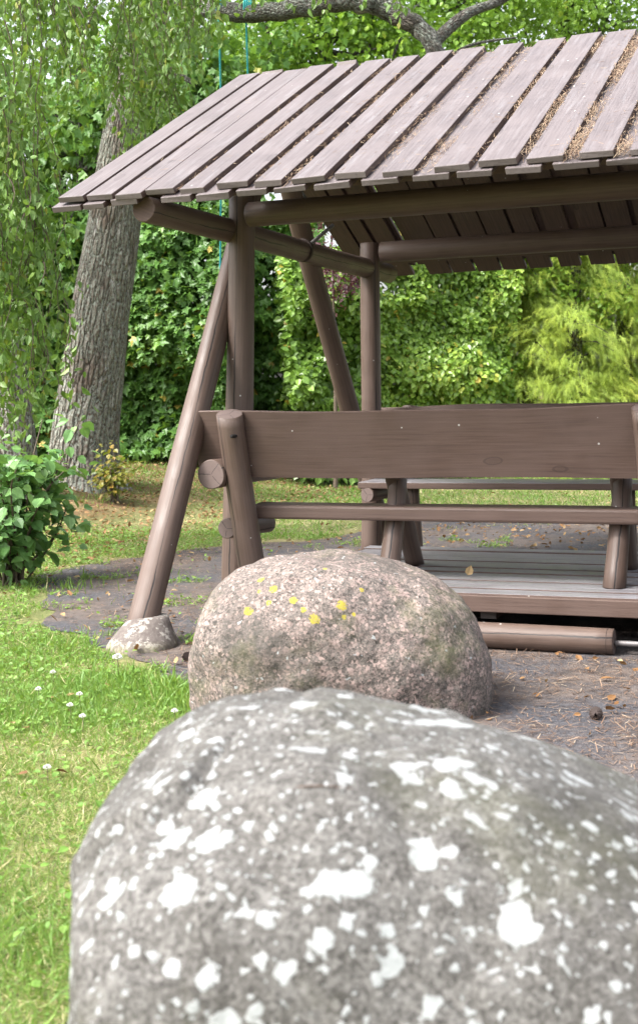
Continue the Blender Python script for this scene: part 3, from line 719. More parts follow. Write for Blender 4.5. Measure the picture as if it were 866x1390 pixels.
me = np_mesh('trunk', V, [F], smooth=True); u = me.uv_layers.new(name='UVMap'); u.data.foreach_set('uv', np.array([(UV[i][0]*.9, UV[i][1]*1.0) for f in F for i in f], np.float32).ravel())
link('trunk', me, tr, [M['bark']])
# limb over the roof with its forks
limb = smooth_path([at(226, -20, 12.6), at(265, 2, 11.9), at(310, 14, 11.3), at(370, 17, 11.0), at(440, 4, 10.8), at(500, 4, 10.7), at(545, 22, 10.6), at(575, 45, 10.5), at(592, 72, 10.4), at(604, 110, 10.4)], 50)
nz = rng.normal(0, .012, limb.shape); limb = limb+nz
f1 = smooth_path([at(585, 62, 10.5), at(612, 34, 10.6), at(640, 14, 10.8), at(672, 2, 11.), at(720, -20, 11.3)], 20)
f2 = smooth_path([at(600, 85, 10.4), at(640, 60, 10.6), at(700, 50, 10.9)], 14)
f3 = smooth_path([at(728, 60, 12.5), at(742, 30, 12.3), at(757, 10, 12.2), at(775, -25, 12.2)], 14)
tube_obj('branch', [(limb, np.interp(np.linspace(0, 1, 50), [0, .3, .6, 1], [.105, .075, .088, .06]))], M['bark_branch'], tr, 16, .02, 3)
tube_obj('branch', [(f1, np.linspace(.055, .03, 20))], M['bark_branch'], tr, 12, .012, 4)
tube_obj('branch', [(f2, np.linspace(.02, .008, 14))], M['bark_branch'], tr, 8)
br = smooth_path([at(190, 60, 12.6), at(215, 84, 12.0), at(240, 98, 11.6), at(266, 114, 11.4)], 12)
tube_obj('branch', [(br, np.linspace(.045, .02, 12))], M['bark_branch'], tr, 10, .01, 6)
# birch foliage: hanging strands
def strands(specs, per, size, zlo_fade=.2):
    P = []; A = []; twigs = []
    for (p0, L) in specs:
        n = int(L*per); sway = rng.normal(0, .10, 2); ph = rng.uniform(0, 6)
        t = np.linspace(0, 1, max(n, 4)); 
        x = p0[0]+sway[0]*t*L+.03*np.sin(t*7+ph); y = p0[1]+sway[1]*t*L+.03*np.cos(t*6+ph); z = p0[2]-t*L
        c = np.stack([x, y, z], -1); twigs.append((c[::max(1, n//7)], None))
        for rep in (0, 1):
            P.append(c+rng.normal(0, .035, c.shape)); a_ = rng.normal(0, .55, c.shape); a_[:, 2] -= 1.0; A.append(a_)
    return np.concatenate(P), np.concatenate(A), twigs
def birch_curtain(region, n, dist, Lr, sd_d=.5):
    out = []
    for _ in range(n):
        x0, x1, y0, y1 = region; px = rnd.uniform(x0, x1); py = rnd.uniform(y0, y1)
        out.append((at(px, py, rnd.uniform(dist-sd_d, dist+sd_d)), rnd.uniform(*Lr)))
    return out
specs = birch_curtain((-60, 55, -120, 420), 120, 9.2, (.5, 1.5), .7) + birch_curtain((-60, 92, 200, 440), 40, 8.8, (.4, .8), .5) + \
        birch_curtain((60, 130, -120, 10), 24, 9.6, (.3, .8)) + birch_curtain((-60, 300, -150, -20), 110, 10.2, (.4, 1.15), .9) + birch_curtain((180, 245, -80, 120), 34, 11.4, (.5, 1.1), .5) + \
        birch_curtain((150, 215, -60, 60), 20, 10.6, (.4, .9), .6) + birch_curtain((250, 560, -190, -60), 60, 10.8, (.2, .62), .8)
P, A, tw = strands(specs, 26, .055)
rv = np.clip(.5+rng.normal(0, .2, len(P))+.2*vnoise(P*1.5, 3), 0, .95); rv = np.where(rng.uniform(0, 1, len(P)) < .012, rng.uniform(.93, 1, len(P)), rv)
N = rng.normal(0, 1, (len(P), 3))+[0, -.7, .5]
leaves_obj('crown', P, A, N, .066*rng.uniform(.6, 1.25, len(P)), T_OVATE, rv, M['birch_leaf'], tr)
tag(tube_obj('twigs', [(c, np.linspace(.005, .002, len(c))) for c, _ in tw if len(c) > 1], M['twig'], tr, 4), kind='stuff')

# second trunk at the left edge
b_ = at(18, 628, 12.2); b_[2] = ground_h(b_[0], b_[1])
t2 = empty('birch_tree', tuple(b_)); tag(t2, 'grey trunk at the left edge, half hidden behind hanging birch leaves', 'tree')
pp = smooth_path([b_+[0, 0, -.1], at(17, 590, 12.2), at(8, 500, 12.2), at(-2, 400, 12.2), at(-20, 250, 12.2), at(-40, 50, 12.2)], 30)
tube_obj('trunk', [(pp, np.interp(np.linspace(0, 1, 30), [0, .1, .4, 1], [.27, .22, .19, .15]))], M['bark'], t2, 28, .04, 12)
P, cc = clump_points(2600, at(-50, 40, 12.2), np.array([1.4, 1.2, 1.1]), .3, 40); A, N = rand_leaves(P, 1.)
leaves_obj('crown', P, A, N, .06*rng.uniform(.6, 1.2, len(P)), T_OVATE, np.clip(rng.normal(.45, .2, len(P)), 0, 1), M['birch_leaf'], t2)

# ------------------------------------------------------------------ trees behind
def tree(name, label, basep, height, crown_c, crown_r, n, T, size, mat, trunk_r=.12, nclump=70, clump=.4, group=None, nb=9, shell=.45, bark=None, droop=.6, shift=0.):
    basep = np.array(basep, float); basep[2] = float(ground_h(basep[0], basep[1]))
    root = empty(name, tuple(basep)); tag(root, label, 'tree', group); crown_c = np.array(crown_c, float); crown_r = np.array(crown_r, float)
    P, C_ = clump_points(n, crown_c, crown_r, clump, nclump, shell)
    top = crown_c+[0, 0, crown_r[2]*.7]
    tp = smooth_path([basep-[0, 0, .1], basep*.6+crown_c*.4+rng.normal(0, .1, 3), crown_c, top], 20)
    tube_obj('trunk', [(tp, np.linspace(trunk_r, .03, 20))], bark or M['bark_dark'], root, 14, .03, int(size*1000))
    segs = []; uc = np.unique(C_.round(3), axis=0); rng.shuffle(uc)
    for q in uc[:nb*2]:
        s = tp[int(rng.uniform(8, 17))]; md = (s+q)/2+rng.normal(0, .12, 3); segs.append((smooth_path([s, md, q], 8), np.linspace(trunk_r*.35, .008, 8)))
    tube_obj('limb', segs, bark or M['bark_dark'], root, 6)
    A, N = rand_leaves(P, droop); N += norm(P-crown_c)*.6
    nn = vnoise(P*1.6, 7); rv = np.clip(.45+.3*nn+rng.normal(0, .15, n)+shift, 0, .96)
    leaves_obj('crown', P, A, N, size*rng.uniform(.6, 1.25, n), T, rv, mat, root); return root
G = 'trees behind the shelter'
def gp(px, d): q = at(px, 600, d); return (q[0], q[1], 0)
tree('maple_tree', 'dark green maple behind the leaning birch, sky showing through its leaves', gp(95, 16.5), 7, at(110, 210, 16.5), (1.6, 1.3, 2.0), 5200, T_LOBED, .11, M['maple_leaf'], .14, 90, .36, G, shell=.3)
tree('maple_tree', 'maple with dark leaves right of the birch trunk, above the left roof corner', gp(255, 17.5), 7, at(255, 130, 17.5), (1.5, 1.2, 1.9), 6000, T_LOBED, .11, M['maple_leaf'], .14, 80, .38, G, shell=.3, shift=.1)
tree('linden_tree', 'bright green tree above the roof ridge behind the rope branch', gp(440, 17.5), 8, at(440, 40, 18.5), (2.0, 1.3, 1.9), 12500, T_BROAD, .085, M['bright_leaf'], .16, 110, .34, G, shell=.3)
tree('linden_tree', 'light green tree above the middle of the roof ridge', gp(600, 19.5), 8, at(620, 10, 19.5), (1.9, 1.3, 1.6), 10500, T_BROAD, .085, M['bright_leaf'], .16, 95, .34, G, shell=.3, shift=-.05)
tree('linden_tree', 'green tree over the right end of the roof with white sky beside it', gp(760, 21), 8, at(770, -10, 21), (2.0, 1.3, 1.5), 9000, T_BROAD, .085, M['bright_leaf'], .16, 80, .34, G, shell=.3, shift=-.12)
tree('maple_tree', 'dark tree behind the left edge curtain of birch leaves', gp(0, 18.), 7, at(-10, 200, 18.), (1.6, 1.2, 2.9), 4200, T_LOBED, .12, M['maple_leaf'], .14, 90, .4, G, shell=.3)

# shrubs and hedges along the back
H1 = 'shrubs along the back of the lawn'
hedge_wall('leafy_shrub', 'dark leafy shrub between the leaning birch trunk and the near post', 'shrub', H1, at(140, 640, 15.4)[:2], at(300, 640, 15.0)[:2], 3.3, T_LOBED, .10, M['maple_leaf'], 19000, 1.0, 1.3, .40, seed=1)
hedge_wall('leafy_shrub', 'dark leafy shrub seen between the near post and the far slanted brace', 'shrub', H1, at(318, 640, 15.6)[:2], at(425, 640, 15.6)[:2], 3.3, T_LOBED, .10, M['maple_leaf'], 12500, 1.2, 1.5, .40, seed=2)
hedge_wall('leafy_shrub', 'shrub at the far left behind the two birch trunks', 'shrub', H1, at(-70, 640, 15.6)[:2], at(140, 640, 15.9)[:2], 2.8, T_LOBED, .11, M['maple_leaf'], 14000, 1.2, 1.3, .35, seed=12)
hedge_wall('leafy_shrub', 'mid green shrub left of the far square post', 'shrub', H1, at(420, 640, 14.9)[:2], at(500, 640, 15.1)[:2], 2.75, T_BROAD, .085, M['vine_leaf'], 11000, .8, 1.6, .3, seed=3, rv_shift=-.1)
hedge_wall('climbing_vine', 'green climbing vine covering the hedge right of the far square post', 'vine', None, at(495, 640, 15.6)[:2], at(690, 640, 16.0)[:2], 3.9, T_BROAD, .070, M['vine_leaf'], 42000, .7, 1.5, .30, seed=4, droop=.9, rv_shift=.12)
H2 = 'spruces along the right back'
def spruce(px, d, label, seed, w=.95, h=5.2, n=16500):
    q = at(px, 640, d); x0, y0 = q[0], q[1]; z0 = float(ground_h(x0, y0)); root = empty('spruce_tree', (x0, y0, z0)); tag(root, label, 'tree', H2)
    tube_obj('trunk', [(np.array([[x0, y0, z0-.05], [x0, y0, z0+h*.5], [x0, y0, z0+h]]), [.11, .08, .02])], M['bark_dark'], root, 10)
    P = []; A = []; N = []; rv = []; segs = []
    nb = 150
    for i in range(nb):
        z = .15+(h-.25)*(i/nb)**.95; az = rnd.uniform(0, 2*math.pi); L = w*(1-(z/h)**1.5*.8)*rnd.uniform(.7, 1.12)
        dr = np.array([math.cos(az), math.sin(az), 0]); m_ = n//nb; t = rng.uniform(.15, 1, m_)**.7
        spine = np.array([x0, y0, z0+z])+dr*(t[:, None]*L)+np.array([0, 0, 1])*(.10*t-.32*t*t)[:, None]*L
        off = rng.normal(0, 1, (m_, 3))*[.10, .10, .04]; off[:, 2] -= np.abs(rng.normal(0, .07, m_)); P.append(spine+off)
        a_ = dr*.8+rng.normal(0, .35, (m_, 3)); a_[:, 2] -= .7; A.append(a_); N.append(rng.normal(0, .4, (m_, 3))+[0, 0, .8]+dr*.6)
        rv.append(np.clip(.30+.35*t+rng.normal(0, .15, m_)+.12*rnd.uniform(-1, 1), 0, 1))
        if i % 3 == 0:
            s_ = np.array([x0, y0, z0+z]); segs.append((np.array([s_, s_+dr*L*.5+[0, 0, -.02*L], s_+dr*L*.9+[0, 0, -.17*L]]), [.014, .009, .004]))
    leaves_obj('crown', np.concatenate(P), np.concatenate(A), np.concatenate(N), .15*rng.uniform(.5, 1.35, sum(len(p) for p in P)), T_SPRAY, np.concatenate(rv), M['spruce'], root)
    tube_obj('limb', segs, M['bark_dark'], root, 5)
spruce(655, 17.6, 'yellow green spruce growing out of the vine hedge, first of the spruces from the post', 1)
spruce(715, 16.6, 'yellow green spruce second from the vine hedge', 2)
spruce(782, 16.3, 'yellow green spruce with drooping sprays above the middle of the far backrest', 3)
spruce(848, 16.6, 'yellow green spruce at the right edge of the picture', 4)
spruce(915, 16.9, 'yellow green spruce only just reaching in at the right edge', 5)
hedge_wall('vine_hedge', 'sunlit yellow green creeper hanging among the spruces', 'vine', None, at(672, 640, 16.2)[:2], at(960, 640, 16.2)[:2], 3.5, T_BROAD, .062, M['bright_leaf'], 21000, .9, 1.4, .45, seed=5, rv_shift=.15, gapt=.02)
# purple shrub
P, cc = clump_points(700, at(455, 365, 14.7), np.array([.24, .3, .6]), .10, 22, .3); A, N = rand_leaves(P, .4)
b_ = at(455, 640, 14.7); pr = empty('purple_leaf_shrub', (b_[0], b_[1], 0)); tag(pr, 'purple leaved shrub showing beside the far slanted brace', 'shrub')
leaves_obj('foliage', P, A, N, .055*rng.uniform(.6, 1.3, len(P)), T_OVATE, rng.uniform(0, 1, len(P)), M['purple'], pr)
tube_obj('stem', [(smooth_path([(b_[0], b_[1], -.05), at(455, 500, 14.7), at(450, 330, 14.6)], 10), np.linspace(.03, .008, 10))], M['twig'], pr, 6)

# ------------------------------------------------------------------ shrub at the left edge, sapling by the birch
def shrub(name, label, center, ground_xy, rad, n, T, size, mat, nst=14, droop=.35):
    root = empty(name, (*ground_xy, float(ground_h(*ground_xy)))); tag(root, label, 'shrub'); g = np.array(root.location[:])
    segs = []; P = []; A = []
    for i in range(nst):
        az = rnd.uniform(0, 6.28); rr = rnd.uniform(.2, 1); end = np.array(center)+np.array([math.cos(az)*rad[0]*rr, math.sin(az)*rad[1]*rr, rad[2]*rnd.uniform(-.6, 1)])
        pth = smooth_path([g+rng.normal(0, .05, 3)*[1, 1, 0], (g+end)/2+rng.normal(0, .06, 3)+[0, 0, .1], end], 12); segs.append((pth, np.linspace(.008, .003, 12)))
        m_ = n//nst; t = rng.uniform(.25, 1, m_); idx = t*11; i0 = idx.astype(int).clip(0, 10); q = pth[i0]+(pth[i0+1]-pth[i0])*(idx-i0)[:, None]
        sd_ = rng.normal(0, 1, (m_, 3)); sd_[:, 2] *= .4; sd_ = norm(sd_); P.append(q+sd_*rng.uniform(.02, .17, (m_, 1))); a_ = sd_+rng.normal(0, .25, (m_, 3)); a_[:, 2] -= droop; A.append(a_)
    P = np.concatenate(P); A = np.concatenate(A); P[:, 2] = np.maximum(P[:, 2], g[2]+.05); N = rng.normal(0, .35, P.shape)+[.0, -.25, 1.0]
    leaves_obj('foliage', P, A, N, size*rng.uniform(.55, 1.2, len(P)), T, np.clip(rng.normal(.5, .25, len(P)), 0, 1), mat, root)
    tube_obj('stem', segs, M['twig'], root, 6); return root
c_ = at(14, 668, 8.0); shrub('broadleaf_shrub', 'low bright green shrub with broad leaves at the left edge beside the lawn', c_, (c_[0], c_[1]), (.50, .42, .46), 1250, T_BROAD, .085, M['shrub_leaf'], 38)
c_ = at(154, 632, 12.3); shrub('yellowing_sapling', 'small yellowing sapling at the foot of the leaning birch trunk', c_, (c_[0], c_[1]), (.22, .2, .24), 360, T_BROAD, .055, M['yellow_leaf'], 10)

# ------------------------------------------------------------------ ropes from the limb
def rope(top, bottom, label, loops):
    root = empty('hanging_rope', tuple(bottom)); tag(root, label, 'rope', 'ropes tied to the limb above the roof')
    n = 40; t = np.linspace(0, 1, n)[:, None]; pth = top*(1-t)+bottom*t+np.array([1, 0, 0])*.012*np.sin(t*5)
    tube_obj('rope_strand', [(pth, np.full(n, .0085))], M['rope'], root, 6)
    segs = []
    for i in range(loops):
        c = top+np.array([0, 0, .06])+RT*(i*.018-.01); a = np.linspace(0, 2*math.pi, 24)
        segs.append((c+np.cos(a)[:, None]*FW*.088+np.sin(a)[:, None]*UP*.088, np.full(24, .009)))
    tube_obj('knot', segs, M['rope'], root, 6)
rope(at(297, 18, 11.35), at(301, 470, 11.35), 'teal rope tied to the limb, left of the two above the ridge', 3)
rope(at(334, 22, 11.15), at(339.5, 497, 11.15), 'teal rope tied to the limb, right of the two, ending beside the near post', 4)

# ------------------------------------------------------------------ grass, litter
def visible(P, margin=60):
    m3 = np.array(cam.matrix_world.to_3x3()); q = (P-CAMP) @ m3; d = -q[:, 2]
    x = 433+1804.17*q[:, 0]/np.maximum(d, .01); y = 650-1804.17*q[:, 1]/np.maximum(d, .01)
    return (d > .3) & (x > -margin) & (x < 866+margin) & (y < 1390+margin), d
def grass_patch(n, x0, x1, y0, y1, dens):
    x = rng.uniform(x0, x1, n); y = rng.uniform(y0, y1, n); P = np.stack([x, y, ground_h(x, y)], -1); v, d = visible(P, 250)
    cl = vnoise(np.stack([x*9, y*9, x*0], -1), 21)*.5+vnoise(np.stack([x*2.2, y*2.2, x*0], -1), 22)*.5
    keep = v & (rng.uniform(0, 1, n) < dens(x, y, d)*np.clip(.70+.6*cl, .42, 1)); jx = fbm(np.stack([x*5, y*5, x*0], -1), 3, 61)*.34; jy = fbm(np.stack([x*5, y*5, x*0+9], -1), 3, 62)*.34; ip = in_path(x+jx, y+jy)&~((x < -2.2) & (fbm(np.stack([x*3, y*3, x*0+4], -1), 3, 77) > .33))
    keep &= ~ip | ((rng.uniform(0, 1, n) < .012) & (x < -2.0) & (y < 9)); return P[keep], d[keep]
def grass_dens(x, y, d):
    bank = sstep((-4.8-x)/1.2)*sstep((y-6.6)/1.2)*sstep((12.6-y)/2.0)
    return np.clip(1-.86*bank, 0, 1)
P1, d1 = grass_patch(230000, -6.5, -.6, 1.2, 5.2, grass_dens)
P0, d0 = grass_patch(150000, -2.9, -.7, 1.2, 4.6, grass_dens)
P2, d2 = grass_patch(150000, -9, -1, 5.2, 9.5, grass_dens)
P3, d3 = grass_patch(170000, -14, 4, 9.5, 18, grass_dens)
P = np.concatenate([P0, P1, P2, P3]); d = np.concatenate([d0, d1, d2, d3]); n = len(P)
patch = fbm(np.stack([P[:, 0]*.9, P[:, 1]*.9, P[:, 0]*0], -1), 3, 31)
lush = np.clip(.5+patch*1.6+.55*sstep((P[:, 1]-3.9)/.9)*(P[:, 1] < 5.6)-.45*(P[:, 1] < 3.6)+.25*(P[:, 1] > 11), 0, 1)
rv = np.where(rng.uniform(0, 1, n) < .16+.5*(1-lush), rng.uniform(.62, 1, n), rng.uniform(0, .6, n))
S = (.018+.026*rng.uniform(0, 1, n)**2+.010*lush)*np.where(rng.uniform(0, 1, n) < .02, 1.9, 1)*np.interp(d, [2, 6, 12], [1, 1, 1.15])
dry = rv > .62
A = rng.normal(0, 1, (n, 3))*np.where(dry, 1.1, .75)[:, None]; A[:, 2] = np.where(dry, np.abs(A[:, 2])*.3+.15, 1)
wb = np.interp(d, [2, 5, 10, 16], [.055, .08, .14, .22])
tv = np.array([[-1, 0, 0], [1, 0, 0], [.75, .5, .08], [-.75, .5, .08], [0, 1, .32]]); A = norm(A); N = norm(rng.normal(0, 1, (n, 3))+[0, 0, .01]); side = norm(np.cross(A, N)); N = np.cross(side, A)
V = P[:, None]+S[:, None, None]*(tv[None, :, 0:1]*wb[:, None, None]*.5*side[:, None]+tv[None, :, 1:2]*A[:, None]+tv[None, :, 2:3]*N[:, None])
bidx = (np.arange(n)*5)[:, None]; F4 = np.array([[0, 1, 2, 3]])+bidx; F3 = np.array([[3, 2, 4]])+bidx
dry_ = 0
tag(link('grass', np_mesh('grass', V.reshape(-1, 3), [F4, F3], attr=np.repeat(rv, 5)), None, [M['grass']]), 'short lawn grass, green with dry straw patches', 'grass', kind='stuff')
# taller tufts where the mower does not reach
tf = []
for px, py, r_, m_ in ((205, 935, .07, 70), (235, 940, .07, 110), (250, 952, .05, 80), (262, 965, .06, 90), (165, 925, .07, 50), (90, 880, .12, 70), (100, 800, .1, 60), (125, 700, .15, 70), (165, 665, .25, 140), (270, 655, .4, 160), (350, 652, .4, 140), (560, 948, .02, 5), (60, 740, .2, 120)):
    d_ = np.array(cam.matrix_world.to_3x3() @ Vector(((px-433)/1804.17, -(py-650)/1804.17, -1))); g = CAMP+d_*(EYE/-d_[2])
    q = rng.normal(0, r_, (m_, 2))+g[:2]; tf.append(np.stack([q[:, 0], q[:, 1], ground_h(q[:, 0], q[:, 1])], -1))
P = np.concatenate(tf); n = len(P); A = rng.normal(0, .4, (n, 3)); A[:, 2] = 1; N = rng.normal(0, 1, (n, 3))
T_TALL = (np.array([[-.035, 0, 0], [.035, 0, 0], [.03, .5, .05], [-.03, .5, .05], [0, .95, .30]]), [np.array([[0, 1, 2, 3]]), np.array([[3, 2, 4]])])
tag(leaves_obj('grass_tufts', P, A, N, rng.uniform(.04, .10, n), T_TALL, np.clip(rng.normal(.35, .18, n), 0, 1), M['grass']), 'taller unmown grass around the footing and the boulder foot', 'grass', kind='stuff')
# clover and plantain leaves low in the lawn
P4, d4 = grass_patch(70000, -6.5, -.9, 1.5, 9.5, lambda x, y, d: .35+.4*(y > 3.6)); n = len(P4); P4[:, 2] += rng.uniform(.008, .035, n)
A = rng.normal(0, 1, (n, 3)); A[:, 2] *= .25; N = rng.normal(0, .3, (n, 3))+[0, 0, 1]
o = leaves_obj('clover_leaves', P4, A, N, rng.uniform(.010, .030, n), T_BROAD, rng.uniform(.2, .62, n), M['grass']); tag(o, 'small round clover leaves scattered through the lawn', 'clover', kind='stuff')

def flat_scatter(P, zoff, tilt=.18):
    n = len(P); A = rng.normal(0, 1, (n, 3)); A[:, 2] *= tilt; N = rng.normal(0, tilt, (n, 3))+[0, 0, 1]; P = P.copy(); P[:, 2] += zoff; return P, A, N
# needles on the asphalt, gathered in drifts
n = 420000; x = rng.uniform(-5, .6, n); y = rng.uniform(2.8, 11.3, n)
w = np.clip(.22+2.2*np.clip(fbm(np.stack([x*1.6, y*1.6, x*0], -1), 4, 44)-.02, 0, 1), 0, 1)
w = w+.7*np.exp(-((y-5.42)/.07)**2)*(x > -2.3)+.25*((x > -1.6) & (y < 5.4))
k_ = (rng.uniform(0, 1, n) < w*.42) & in_path(x, y) & ~((x > -2.45) & (x < -.4) & (y > 5.46) & (y < 6.95))
P = np.stack([x, y, x*0+.006], -1)[k_]; v, d = visible(P, 40); P = P[v]
Pn, A, N = flat_scatter(P, rng.uniform(0, .006, len(P)), .12)
o = leaves_obj('pine_needle_litter', Pn, A, N, rng.uniform(.018, .05, len(P)), (T_NEEDLE[0]*[2.6, 1, 1], T_NEEDLE[1]), rng.uniform(0, 1, len(P)), M['needle_red']); tag(o, 'orange brown pine needles drifted over the asphalt', 'pine needles', kind='stuff')
# dry leaves on the bank and the path
n = 30000; x = rng.uniform(-9.5, .5, n); y = rng.uniform(2.8, 14, n); bank = sstep((-4.3-x)/1.0)*sstep((y-6.3)/1.2)
edge = in_path(x, y); w = np.where(edge, .10+.25*(y > 9.0)+.25*np.exp(-((y-5.42)/.06)**2), .04+.80*bank)
P = np.stack([x, y, ground_h(x, y)+.008], -1)[rng.uniform(0, 1, n) < w]; P = P[~((P[:, 0] > -2.45) & (P[:, 0] < -.4) & (P[:, 1] > 5.46) & (P[:, 1] < 6.95))]
Pn, A, N = flat_scatter(P, rng.uniform(0, .02, len(P)), .35)
o = leaves_obj('fallen_leaves', Pn, A, N, rng.uniform(.02, .055, len(P)), T_OVATE, rng.uniform(0, 1, len(P)), M['dryleaf']); tag(o, 'brown fallen leaves lying on the bank and path edge', 'fallen leaves', kind='stuff')
# needles caught in the grooves of the roof
P = []; A = []; D = []
for i in range(1, len(lefts)-1):
    gx_ = lefts[i]; gap = GAPS[i-1]
    amt = {1: 160, 2: 200, 3: 260, 4: 500, 5: 900, 6: 900, 7: 1000, 8: 1100, 9: 900, 10: 1400, 11: 1700, 12: 2600, 13: 5000, 14: 6000}.get(i, 2000)
    t = rng.uniform(0, 1, amt); 
    dn = .5+.5*np.sin(t*9+i*2)+.3*np.sin(t*23+i); kk = rng.uniform(0, 1, amt) < np.clip(dn, .1, 1); t = t[kk]; m_ = len(t)
    xx = gx_-gap*rng.uniform(-.05, 1.05, m_); h_ = rng.uniform(-TH, -.004, m_) if i < 12 else rng.uniform(-TH, .004, m_)
    q = np.array([0, EY, EZ])+sd*(t*SLEN*.97)[:, None]+sn*h_[:, None]; q[:, 0] = xx; P.append(q)
    a_ = rng.normal(0, .45, (m_, 1))*[1, 0, 0]+sd*rng.choice([-1, 1], (m_, 1))+sn*rng.normal(0, .2, (m_, 1)); A.append(a_)
m_ = 1100; t = rng.uniform(0, 1, m_); xx = -3.2+3.0*rng.uniform(0, 1, m_)**.7; q = np.array([0, EY, EZ])+sd*(t*SLEN)[:, None]+sn*.002; q[:, 0] = xx; P.append(q); A.append(rng.normal(0, 1, (m_, 1))*[1, 0, 0]+sd*rng.normal(0, 1, (m_, 1)))
P = np.concatenate(P); A = np.concatenate(A); n = len(P); N = rng.normal(0, .3, (n, 3))+sn
o = leaves_obj('roof_needles', P, A, N, rng.uniform(.012, .038, n), (T_NEEDLE[0]*[2.6, 1, 1], T_NEEDLE[1]), rng.uniform(.2, 1, n), M['needle']); tag(o, 'dry pine needles packed in the grooves between the roof boards', 'pine needles', kind='stuff')

# clover flowers in the lawn
fl = empty('clover_flower'); hp = norm(rng.normal(0, 1, (60, 3))); hp[:, 2] = np.abs(hp[:, 2])*.9-.1
V, F = scatter(hp*.004, hp, rng.normal(0, 1, (60, 3)), np.full(60, .009), T_OVATE)
hd = link('flower_head', np_mesh('flower_head', V+[0, 0, .055], F), fl, [M['petal']])
st = tube_obj('stem', [(np.array([[0, 0, 0], [.002, 0, .03], [0, 0, .055]]), [.001, .001, .001])], M['twig'], fl, 5)
spots = [(52, 938), (160, 908), (112, 975), (72, 915), (108, 945), (64, 1045), (95, 960), (237, 968)]
labels = ['white clover flower in the lush grass nearest the left picture edge', 'biggest white clover flower, just below the concrete footing', 'white clover flower in the lawn a little left of the big boulder crest', 'white clover flower highest up in the bright grass patch', 'white clover flower in the middle of the bright grass patch', 'white clover flower alone in the drier grass lower down', 'white clover flower just above the one beside the big boulder crest', 'white clover flower against the left foot of the pink boulder']
for i, ((px, py), lab) in enumerate(zip(spots, labels)):
    if i == 0: f, h_, s_ = fl, hd, st
    else:
        f = fl.copy(); COL.objects.link(f); h_ = hd.copy(); COL.objects.link(h_); h_.parent = f; s_ = st.copy(); COL.objects.link(s_); s_.parent = f
    d_ = np.array(cam.matrix_world.to_3x3() @ Vector(((px-433)/1804.17, -(py-650)/1804.17, -1))); g = CAMP+d_*((EYE-.05)/-d_[2])
    f.location = (g[0], g[1], 0); f.scale = [1.0 if i != 1 else 1.7]*3; tag(f, lab, 'flower', 'clover flowers in the lawn')
# pine cones and a leaf on the deck
def pine_cone(x, y, z, label, s=1., rz=0):
    n = 90; i = np.arange(n); t = i/n; an = i*2.39996; r = .016*np.sin(np.clip(t*1.05+.05, 0, 1)*math.pi)**.7
    c = np.stack([(t-.5)*.055, r*np.cos(an)*.8, r*np.sin(an)*.8], -1); a_ = np.stack([np.full(n, .55), np.cos(an), np.sin(an)], -1)
    N = np.stack([np.full(n, 1.), -np.cos(an)*.5, -np.sin(an)*.5], -1); V, F = scatter(c, a_, N, np.full(n, .013), T_BROAD)
    o = link('pine_cone', np_mesh('pine_cone', V*s, F), None, [M['strap']]); o.location = (x, y, z+.018*s); o.rotation_euler = (0, 0, rz); tag(o, label, 'pine cone', 'pine cones on the asphalt')
def gpt(px, py, z=0.006):
    d_ = np.array(cam.matrix_world.to_3x3() @ Vector(((px-433)/1804.17, -(py-650)/1804.17, -1))); return CAMP+d_*((EYE-z)/-d_[2])
q = gpt(818, 887); pine_cone(q[0], q[1], .006, 'dark pine cone against the round log', 1.2, .4)
q = gpt(809, 976); pine_cone(q[0], q[1], .006, 'pine cone lying alone on the asphalt right of the boulders', 1., 1.7)
q = gpt(256, 898); pine_cone(q[0], q[1], .006, 'pine cone between the concrete footing and the pink boulder', 1., 2.7)
q = gpt(635, 781, .243); o = leaves_obj('fallen_leaf', np.array([[0, 0, 0.]]), np.array([[.3, .1, .9]]), np.array([[.4, -1, .2]]), np.array([.05]), T_BROAD, np.array([.9]), M['dryleaf']); o.location = q; tag(o, 'single tan dry leaf standing on the deck boards', 'leaf')
o = tube_obj('fallen_needle', [(smooth_path([(-.035, 0, 0), (0, .006, .004), (.04, .018, .001)], 8), np.linspace(.0013, .0006, 8))], M['needle'], None, 6); tag(o, 'orange pine needle lying on top of the big lichened boulder', 'pine needle')
NEEDLE = o

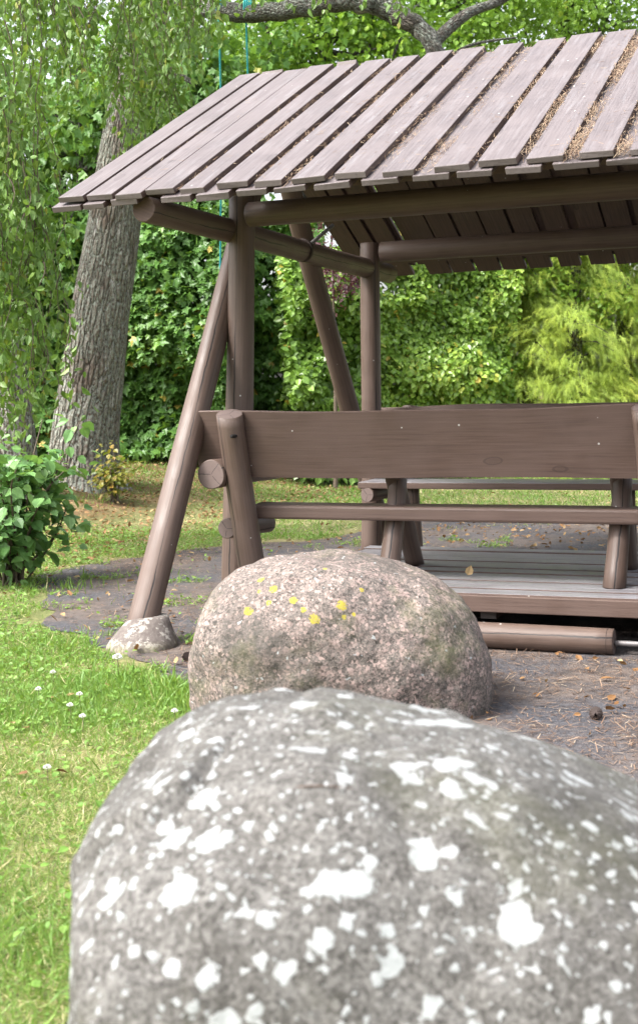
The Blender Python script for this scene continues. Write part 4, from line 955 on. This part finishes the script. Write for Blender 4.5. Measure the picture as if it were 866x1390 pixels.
# ------------------------------------------------------------------ put small things on the boulder surface
bpy.context.view_layer.update()
dg = bpy.context.evaluated_depsgraph_get()
def on_rock(ob, px, py):
    d_ = Vector(np.array(cam.matrix_world.to_3x3() @ Vector(((px-433)/1804.17, -(py-650)/1804.17, -1)))).normalized()
    ok, loc, nr, _ = ob.ray_cast(Vector(CAMP), d_); return loc if ok else None
l_ = on_rock(rock1, 428, 1077)
if l_: NEEDLE.location = l_+Vector((0, 0, .003))
ylw = []
for (px, py, rad) in ((337, 830, .016), (354, 787, .013), (371, 800, .015), (398, 815, .014), (427, 840, .017), (365, 818, .010), (352, 803, .007), (412, 828, .011), (464, 822, .018), (467, 838, .008), (480, 834, .007), (491, 801, .008), (441, 772, .007)):
    l_ = on_rock(rock2, px, py)
    if l_: ylw.append((l_.x, l_.y, l_.z, rad*1.7, .83))
rock2.data.materials.clear()
rock2.data.materials.append(rock_mat('pink_granite', (.085, .080, .070), (.150, .128, .115), (.25, .185, .165), [(55, .93, .15, .35, 1.)], seed=4., gs=1.35, yellow=ylw))

# ------------------------------------------------------------------ light
SUN_DIR = Vector((-.68, -.62, 1.25)).normalized()            # towards the sun
w = bpy.data.worlds.new('World'); SC.world = w; w.use_nodes = True; nt = w.node_tree; bg = nt.nodes['Background']
sky = nt.nodes.new('ShaderNodeTexSky'); sky.sky_type = 'NISHITA'; sky.sun_disc = False
sky.sun_elevation = math.asin(SUN_DIR.z); sky.sun_rotation = math.atan2(SUN_DIR.x, SUN_DIR.y)
sky.air_density = 1.0; sky.dust_density = 6.0; sky.ozone_density = 1.0
hs = nt.nodes.new('ShaderNodeHueSaturation'); hs.inputs['Saturation'].default_value = .35
nt.links.new(sky.outputs[0], hs.inputs['Color']); nt.links.new(hs.outputs[0], bg.inputs[0]); bg.inputs[1].default_value = .15
sd_ = bpy.data.lights.new('sun', 'SUN'); so = bpy.data.objects.new('sun', sd_); COL.objects.link(so)
sd_.energy = 1.5; sd_.angle = R(14); sd_.color = (1, .97, .93); so.rotation_euler = SUN_DIR.to_track_quat('Z', 'Y').to_euler()
so.location = (-5, -2, 8)
SC.render.engine = 'CYCLES'
SC.cycles.use_denoising = True; SC.cycles.max_bounces = 8; SC.cycles.transparent_max_bounces = 4
SC.view_settings.view_transform = 'Standard'; SC.view_settings.look = 'None'; SC.view_settings.gamma = 1; SC.view_settings.exposure = 1.95
